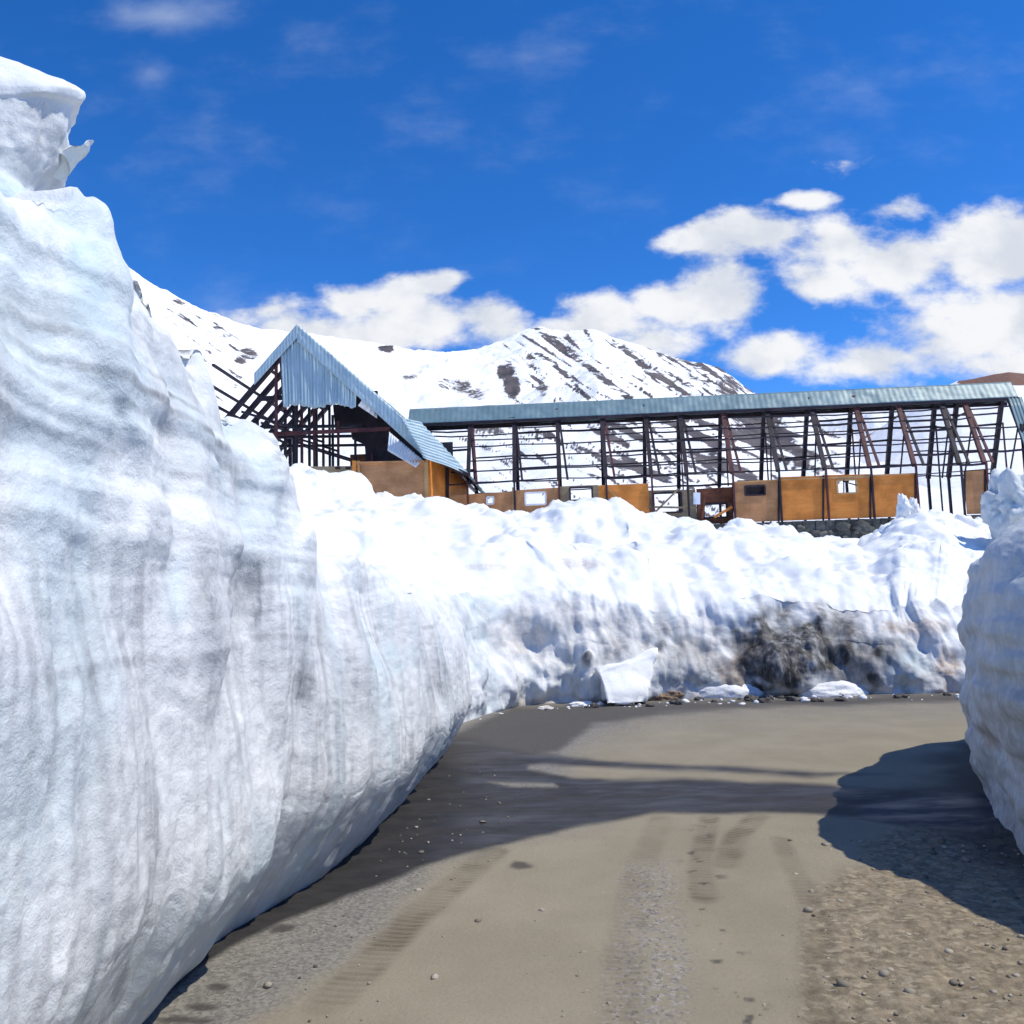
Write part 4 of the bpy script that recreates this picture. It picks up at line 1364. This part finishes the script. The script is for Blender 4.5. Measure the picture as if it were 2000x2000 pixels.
LOW = FLOOR_Z - .05
panel("wall_panel", 872, 1001, 968, 1003, M_PLY2, hole=(951, 964, 966 + 5, 984), hole_frame=M_WHITE, tilt=-8, zlow=LOW)
panel("wall_panel", 1001, 1091, 958, 1015, M_PLY2, hole=(1026, 1066, 963, 985), hole_frame=M_WHITE, tilt=-6, zlow=LOW)
panel("wall_panel", 1091, 1168, 950, 1015, M_PLY3, hole=(1113, 1157, 953, 976), tilt=-3, zlow=LOW)
panel("wall_panel", 1168, 1266, 948, 1015, M_PLY, tilt=-4, zlow=LOW)
panel("wall_panel", 1266, 1358, 958, 1025, M_PLY3, hole=(1276, 1332, 960 + 4, 1000), tilt=-2, v=WALL_V + .6, zlow=LOW)
panel("wall_panel", 1360, 1430, 955, 1040, M_REDW, hole=(1374, 1420, 985, 1010), tilt=-4, v=WALL_V + .5, zlow=LOW)
panel("wall_panel", 1430, 1521, 942, 1040, M_PLY2, hole=(1455, 1494, 950, 966), tilt=-4, zlow=LOW - .02)
panel("wall_panel", 1521, 1608, 932, 1030, M_PLY, tilt=-3, zlow=LOW - .02)
panel("wall_panel", 1608, 1701, 928, 1030, M_PLY, hole=(1634, 1674, 938, 963), hole_frame=M_TRIM, tilt=-2, zlow=LOW - .02)
panel("wall_panel", 1701, 1789, 927, 1030, M_PLY, tilt=-3, zlow=LOW - .02)
panel("wall_panel", 1882, 1925, 919, 1020, M_PLY2, tilt=-2, zlow=LOW - .02)
# inner board behind the small dark window, diagonal braces, sill rail, broken frame bits
o, v = panel("inner_board", 1440, 1510, 938, 1000, M_STEEL, v=WALL_V + .25)
bz = lambda px, py, dv=0.0: hit(px, py, WALL_V - .14 + dv)
parts.append(MB().bar(bz(1183, 950), bz(1240, 1005), .09, .05, VV).build("brace", M_TRIM))
parts.append(MB().bar(bz(1280, 1000), bz(1325, 955), .10, .05, VV).build("brace", M_PLY3))
parts.append(MB().bar(bz(1266, 990), bz(1360, 992), .10, .05, VV).build("rail", M_PLY3))
parts.append(MB().bar(bz(1395, 1010), bz(1430, 990), .14, .06, VV).build("brace", M_PLY))
parts.append(MB().bar(bz(1372, 1012), bz(1378, 960), .12, .06, VV).build("brace", M_REDW))
parts.append(MB().bar(bz(1612, 934), bz(1698, 932), .09, .05, VV).build("rail", M_TRIM))
parts.append(MB().bar(bz(1648, 962), bz(1648, 936), .05, .04, VV).build("window_bar", M_STEEL))
parts.append(MB().bar(bz(1646, 940), bz(1674, 948), .06, .04, VV).build("window_bar", M_STEEL))
parts.append(MB().bar(bz(1430, 942), bz(1790, 925), .07, .06, VV).build("wall_plate", M_TRIM))
parts.append(MB().bar(bz(1792, 927), bz(1935, 916), .05, .05, VV).build("wall_plate", M_STEEL))
for x, y_ in ((1431, 943), (1521, 934), (1608, 929), (1700, 928), (1788, 926), (1884, 920), (1924, 918)):
    parts.append(MB().bar(bz(x, y_), bz(x, 1020), .09, .05, VV).build("batten", M_STEEL))
for x in (1092, 1002):
    parts.append(MB().bar(bz(x, 952), bz(x, 1015), .09, .05, VV).build("corner_trim", M_TRIM))
# stone plinth under the floor
mb = MB()
rg = random.Random(4)
ua, ub = us[1], us[-1]
x = ua
while x < ub:
    wd = rg.uniform(.35, .8)
    hgt = rg.uniform(.0, .10)
    mb.hexa([L(x, WALL_V - .28, FLOOR_Z - 1.9), L(x + wd - .03, WALL_V - .28, FLOOR_Z - 1.9), L(x + wd - .03, 2.2, FLOOR_Z - 1.9), L(x, 2.2, FLOOR_Z - 1.9),
             L(x, WALL_V - .22 - hgt, FLOOR_Z - .12), L(x + wd - .03, WALL_V - .22 - hgt, FLOOR_Z - .12 - hgt * .4), L(x + wd - .03, 2.2, FLOOR_Z - .12), L(x, 2.2, FLOOR_Z - .12)])
    x += wd
pl_ = mb.build("plinth", M_RUBBLE)
parts.append(pl_)
for k in range(60):
    uu_ = rg.uniform(us[7], us[-2]); zz_ = FLOOR_Z - rg.uniform(.25, 1.3); r_ = rg.uniform(.14, .32)
    c_ = L(uu_, WALL_V - .38, zz_)
    o_ = lump("plinth_stone", (0, 0, 0), (r_ * 1.3, r_ * .6, r_ * .8), 700 + k, M_RUBBLE, .45, cuts=2)
    o_.data.transform(Matrix.Translation(Vector(c_)))
    parts.append(o_)
adopt(shed, parts)

# blue and white signboard on a post before the wall
root = bpy.data.objects.new("sign_post", None)
pb = hit(1361, 1030, WALL_V - 1.2)
root.location = (pb[0], pb[1], pb[2] - .6)
link(root, label="small blue and white sign on a thin post before the dark red wall bay", cat="sign")
sp = []
sp.append(MB().bar(root.location, hit(1361, 962, WALL_V - 1.2), .05, .05, VV).build("post", M_STEEL))
m, nt, b = new_mat("sign_face")
c = mixc(nt, ramp(nt, noise_n(nt, 1.5, 3, .5), .4, .6), (.35, .47, .66), (.72, .76, .82))
nt.links.new(c, b.inputs['Base Color'])
sa, sb = hit(1361, 985, WALL_V - 1.26), hit(1361, 962, WALL_V - 1.26)
sp.append(MB().bar(sa, sb, .34, .03, VV).build("sign_board", m))
adopt(root, sp)

# ------------------------------------------------------------------ gabled house at the left end
GV = -4.2                            # gable plane, metres in front of the shed ridge


def G(px, py, v=GV):
    return hit(px, py, v)


house = bpy.data.objects.new("gabled_house", None)
hp = G(700, 985)
house.location = (hp[0], hp[1], FLOOR_Z)
link(house, label="ruined gabled house with blue-grey corrugated gable, bare rafters and brown plywood walls", cat="house")
hs_ = []
ua, za = uz(585, 640, GV)                  # apex
ul, zl = uz(415, 836, GV)                  # left rafter foot
ur, zr = uz(915, 925, GV)                  # right eave
slL = (za - zl) / (ua - ul); slR = (za - zr) / (ur - ua)
# rafters of the stripped left slope, frame after frame going back
for k in range(8):
    v = GV + .1 + k * 1.45
    hs_.append(MB().bar(L(ua, v, za - .35), L(ul - .3, v, zl - .35 - .3 * slL), .22, .30, VV).build("rafter", M_STEEL))
    if k % 2 == 0 and k > 0:
        hs_.append(MB().bar(L(ua - 3.4, v, za - 3.4 * slL - .4), L(ua - 3.4, v, FLOOR_Z - .5), .18, .18, VV).build("post", M_STEEL))
    hs_.append(MB().bar(L(ua - 1.3, v, za - .4 - 1.3 * slL), L(ua - 1.3, v, FLOOR_Z - .3), .14, .14, VV).build("post", M_RUST if k % 3 == 0 else M_STEEL))
    hs_.append(MB().bar(L(ul + .2, v, zl + .3), L(ua + 3.0, v, zl + .1), .14, .22, VV).build("tie_beam", M_STEEL) if k in (1, 3, 5) else
               MB().bar(L(ua - 3.2, v + .1, za - 3.2 * slL - .8), L(ua + .4, v + .1, za - 5.6), .12, .16, VV).build("strut", M_STEEL))
# purlins on the left slope run forward past the gable
for i, (d, ext) in enumerate(((1.75, 0.4), (2.75, 4.6), (3.35, 5.2), (3.85, 3.2), (4.35, 2.2), (4.75, 3.4), (5.0, .6))):
    z = za - d * slL - .12
    hs_.append(MB().bar(L(ua - d, GV - ext, z + rng.uniform(-.06, .06)), L(ua - d, GV + 10.2, z), .12, .12).build("purlin", M_STEEL))
# right slope still roofed: boards under, sheeting above
hs_.append(sheet("roof_sheet", L(ur, GV - .3, zr), L(ur, GV + 11, zr), L(ua, GV - .3, za), L(ua, GV + 11, za), M_SHEET, ribs=44, amp=.03, nv=24, wob=.03, seed=8, thick=.05))
mb = MB()
hs_.append(MB().bar(L(ua + .1, GV + 5, za - .42), L(ur - .3, GV + 5, zr - .15), 10.2, .10, UU).build("roof_boards", M_STEEL))
# barge sheeting down both rakes
def rake(name, u_a, z_a, u_b, z_b, w0, w1, mat, v, ribs, seed):
    a0 = L(u_a, v, z_a); b0 = L(u_b, v, z_b)
    d = np.array([z_a - z_b, 0]); 
    n = np.array([0, 0, -1.0])
    return sheet(name, a0, b0, a0 + n * w0, b0 + n * w1, mat, ribs=ribs, amp=.008, nv=8, wob=.04, seed=seed, thick=.02)
hs_.append(rake("barge_sheet", ua, za + .06, uz(830, 868, GV)[0], uz(830, 853, GV)[1], 0.92, 1.1, M_SHEET2, GV - .38, 34, 9))
hs_.append(rake("barge_sheet", ua, za + .06, uz(502, 738, GV)[0], uz(502, 733, GV)[1], .72, .62, M_SHEET2, GV - .42, 14, 10))
# lower right flare of roof over the porch: sheet tipped towards the road
hs_.append(sheet("porch_sheet", G(782, 815, GV - .9), G(828, 893, GV - 1.7), G(822, 824, GV - .4), G(917, 926, GV - .6), M_SHEET2, ribs=12, amp=.03, nv=12, wob=.05, seed=12, thick=.02))
hs_.append(MB().bar(G(838, 893, GV - .9), G(918, 929, GV - .5), .16, .34, VV).build("eave_beam", M_STEEL))
# gable infill: hanging corrugated sheets
gv = GV - .20
def gable_sheet():
    pts_top = lambda x: np.interp(x, [548, 588, 695], [692, 652, 752])
    cols = 12 * 11
    xs = np.linspace(549, 697, cols)
    rows = 14
    P = np.zeros((rows, cols, 3))
    for i, x_ in enumerate(xs):
        jag = 1.2 * math.sin(i * .37) + 3.5 * math.sin((i // 11) * 5.3)
        a, b_ = hit(x_, pts_top(x_), gv), hit(x_ + 5 - 7 * (x_ - 549) / 148, 795 + jag - 2 * (x_ - 549) / 148, gv)
        for r_ in range(rows):
            P[r_, i] = a + (b_ - a) * (r_ / (rows - 1))
    s, t = np.meshgrid(np.arange(cols), np.linspace(0, 1, rows))
    P = P - VV * (.03 * np.sin(s * 2 * np.pi / 5.5) + .10 * fbm(s * .045, t * .5, 0, 3, 13) + .05 * (((s // 11) % 2) * 1.0))[..., None]
    o = grid_mesh("gable_sheet", P, M_SHEET2)
    m_ = o.modifiers.new("solid", 'SOLIDIFY'); m_.thickness = .015
    link(o)
    return o
hs_.append(gable_sheet())
hs_.append(MB().bar(G(548, 690, gv + .12), G(556, 800, gv + .12), .16, .10, VV).build("gable_post", M_RUST))
# loose sheets hanging inside the right rake
hs_.append(sheet("loose_sheet", G(699, 792, gv - .1), G(736, 817, gv + .5), G(716, 768, gv - .1), G(738, 800, gv + .5), M_GALV, ribs=4, amp=.02, nv=8, wob=.08, seed=14))
hs_.append(sheet("loose_sheet", G(757, 880, gv - .5), G(812, 913, gv - .7), G(760, 843, gv - .2), G(826, 898, gv - .5), M_GALV, ribs=14, amp=.03, nv=8, wob=.03, seed=15))
# inner partition walls in the dark interior
hs_.append(MB().bar(L(ua + 1.5, GV + 4.5, FLOOR_Z + 3.2), L(ua + 7.0, GV + 4.5, FLOOR_Z + 3.2), .1, 3.2, (0, 0, 1)).build("partition", M_REDW))
hs_.append(MB().bar(L(ua + 4.2, GV + 3.0, FLOOR_Z + 2.5), L(ua + 7.6, GV + 3.0, FLOOR_Z + 2.5), .1, 5.0, (0, 0, 1)).build("partition", M_STEEL))
def dark_wall(pts, v, th=.12):
    f = [G(a_, b_, v) for a_, b_ in pts]
    me = bpy.data.meshes.new("inner_wall")
    n_ = len(f)
    me.from_pydata([tuple(q) for q in f] + [tuple(q + VV * th) for q in f], [], [tuple(range(n_)), tuple(range(2 * n_ - 1, n_ - 1, -1))] + [(i, (i + 1) % n_, (i + 1) % n_ + n_, i + n_) for i in range(n_)])
    me.materials.append(M_STEEL)
    o_ = bpy.data.objects.new("inner_wall", me)
    link(o_)
    return o_
hs_.append(dark_wall([(650, 790), (690, 790), (700, 752), (742, 788), (800, 848), (820, 900), (716, 915), (712, 868), (688, 858), (684, 838), (655, 842)], GV + 3.4))
for k in range(7):
    uu_ = ua - .6 + k * .75
    hs_.append(MB().bar(L(uu_, GV + 1.2 + .9 * (k % 3), FLOOR_Z), L(uu_ + rng.uniform(-.1, .1), GV + 1.2 + .9 * (k % 3), za - abs(uu_ - ua) * 1.0 - 3.2), .12, .12, VV).build("stud", M_RUST if k % 2 else M_STEEL))
hs_.append(MB().bar(L(ua - 2.5, GV + .6, zl + 1.6), L(ua + 4.0, GV + .6, zl + 1.6), .16, .24).build("tie_beam", M_STEEL))
hs_.append(MB().bar(L(ua - 3.5, GV + .8, zl - .3), L(ua + 4.6, GV + .8, zl - .3), .14, .2).build("tie_beam", M_RUST))
# plywood walls
def wall_quad(name, a, b_, c_, d_, mat, th=.08):
    a, b_, c_, d_ = map(np.array, (a, b_, c_, d_))
    n = np.cross(b_ - a, d_ - a); n = n / np.linalg.norm(n) * th
    return MB().hexa([a, b_, c_, d_, a - n, b_ - n, c_ - n, d_ - n]).build(name, mat)
fv = GV - .7
f0, f1 = G(692, 902, fv), G(832, 899, fv)
f0b, f1b = f0.copy(), f1.copy(); f0b[2] = f1b[2] = FLOOR_Z - .3
hs_.append(wall_quad("front_wall", f0b, f1b, f1, f0, M_PLY2))
s0 = G(834, 896, fv); s1 = G(912, 930, GV + 4.5)
s0b, s1b = s0.copy(), s1.copy(); s0b[2] = s1b[2] = FLOOR_Z - .5
s1[2] = s0[2]
hs_.append(wall_quad("side_wall", s0b, s1b, s1, s0, M_PLY))
hs_.append(MB().bar(G(874, 900, GV + 1.5), G(874, 1000, GV + 1.5), .16, .12, VV).build("downpipe", M_STEEL))
hs_.append(MB().bar(G(692, 900, fv - .06), f0b - VV * .06, .20, .08, VV).build("corner_trim", M_PLY))
hs_.append(MB().bar(G(700, 900, fv - .06), f0b + UU * .3 - VV * .06, .10, .06, VV).build("corner_trim", M_TRIM))
hs_.append(MB().bar(G(832, 899, fv - .06), f1b - VV * .06, .18, .08, VV).build("corner_trim", M_TRIM))
hs_.append(MB().bar(G(694, 904, fv - .06), G(832, 901, fv - .06), .10, .08, VV).build("wall_plate", M_PLY2))
g0, g1 = G(545, 912, fv + .4), G(690, 910, fv + .4)
g0b, g1b = g0.copy(), g1.copy(); g0b[2] = g1b[2] = FLOOR_Z - .3
hs_.append(wall_quad("front_wall", g0b, g1b, g1, g0, M_PLY3))
for k in range(4):
    a = G(655 + k * 10, 914 + (k % 2) * 8, fv + .3)
    hs_.append(MB().bar(a, a + UU * .25 + np.array([0, 0, -.02]), .12, .08, VV).build("broken_slat", M_STEEL))
adopt(house, hs_)
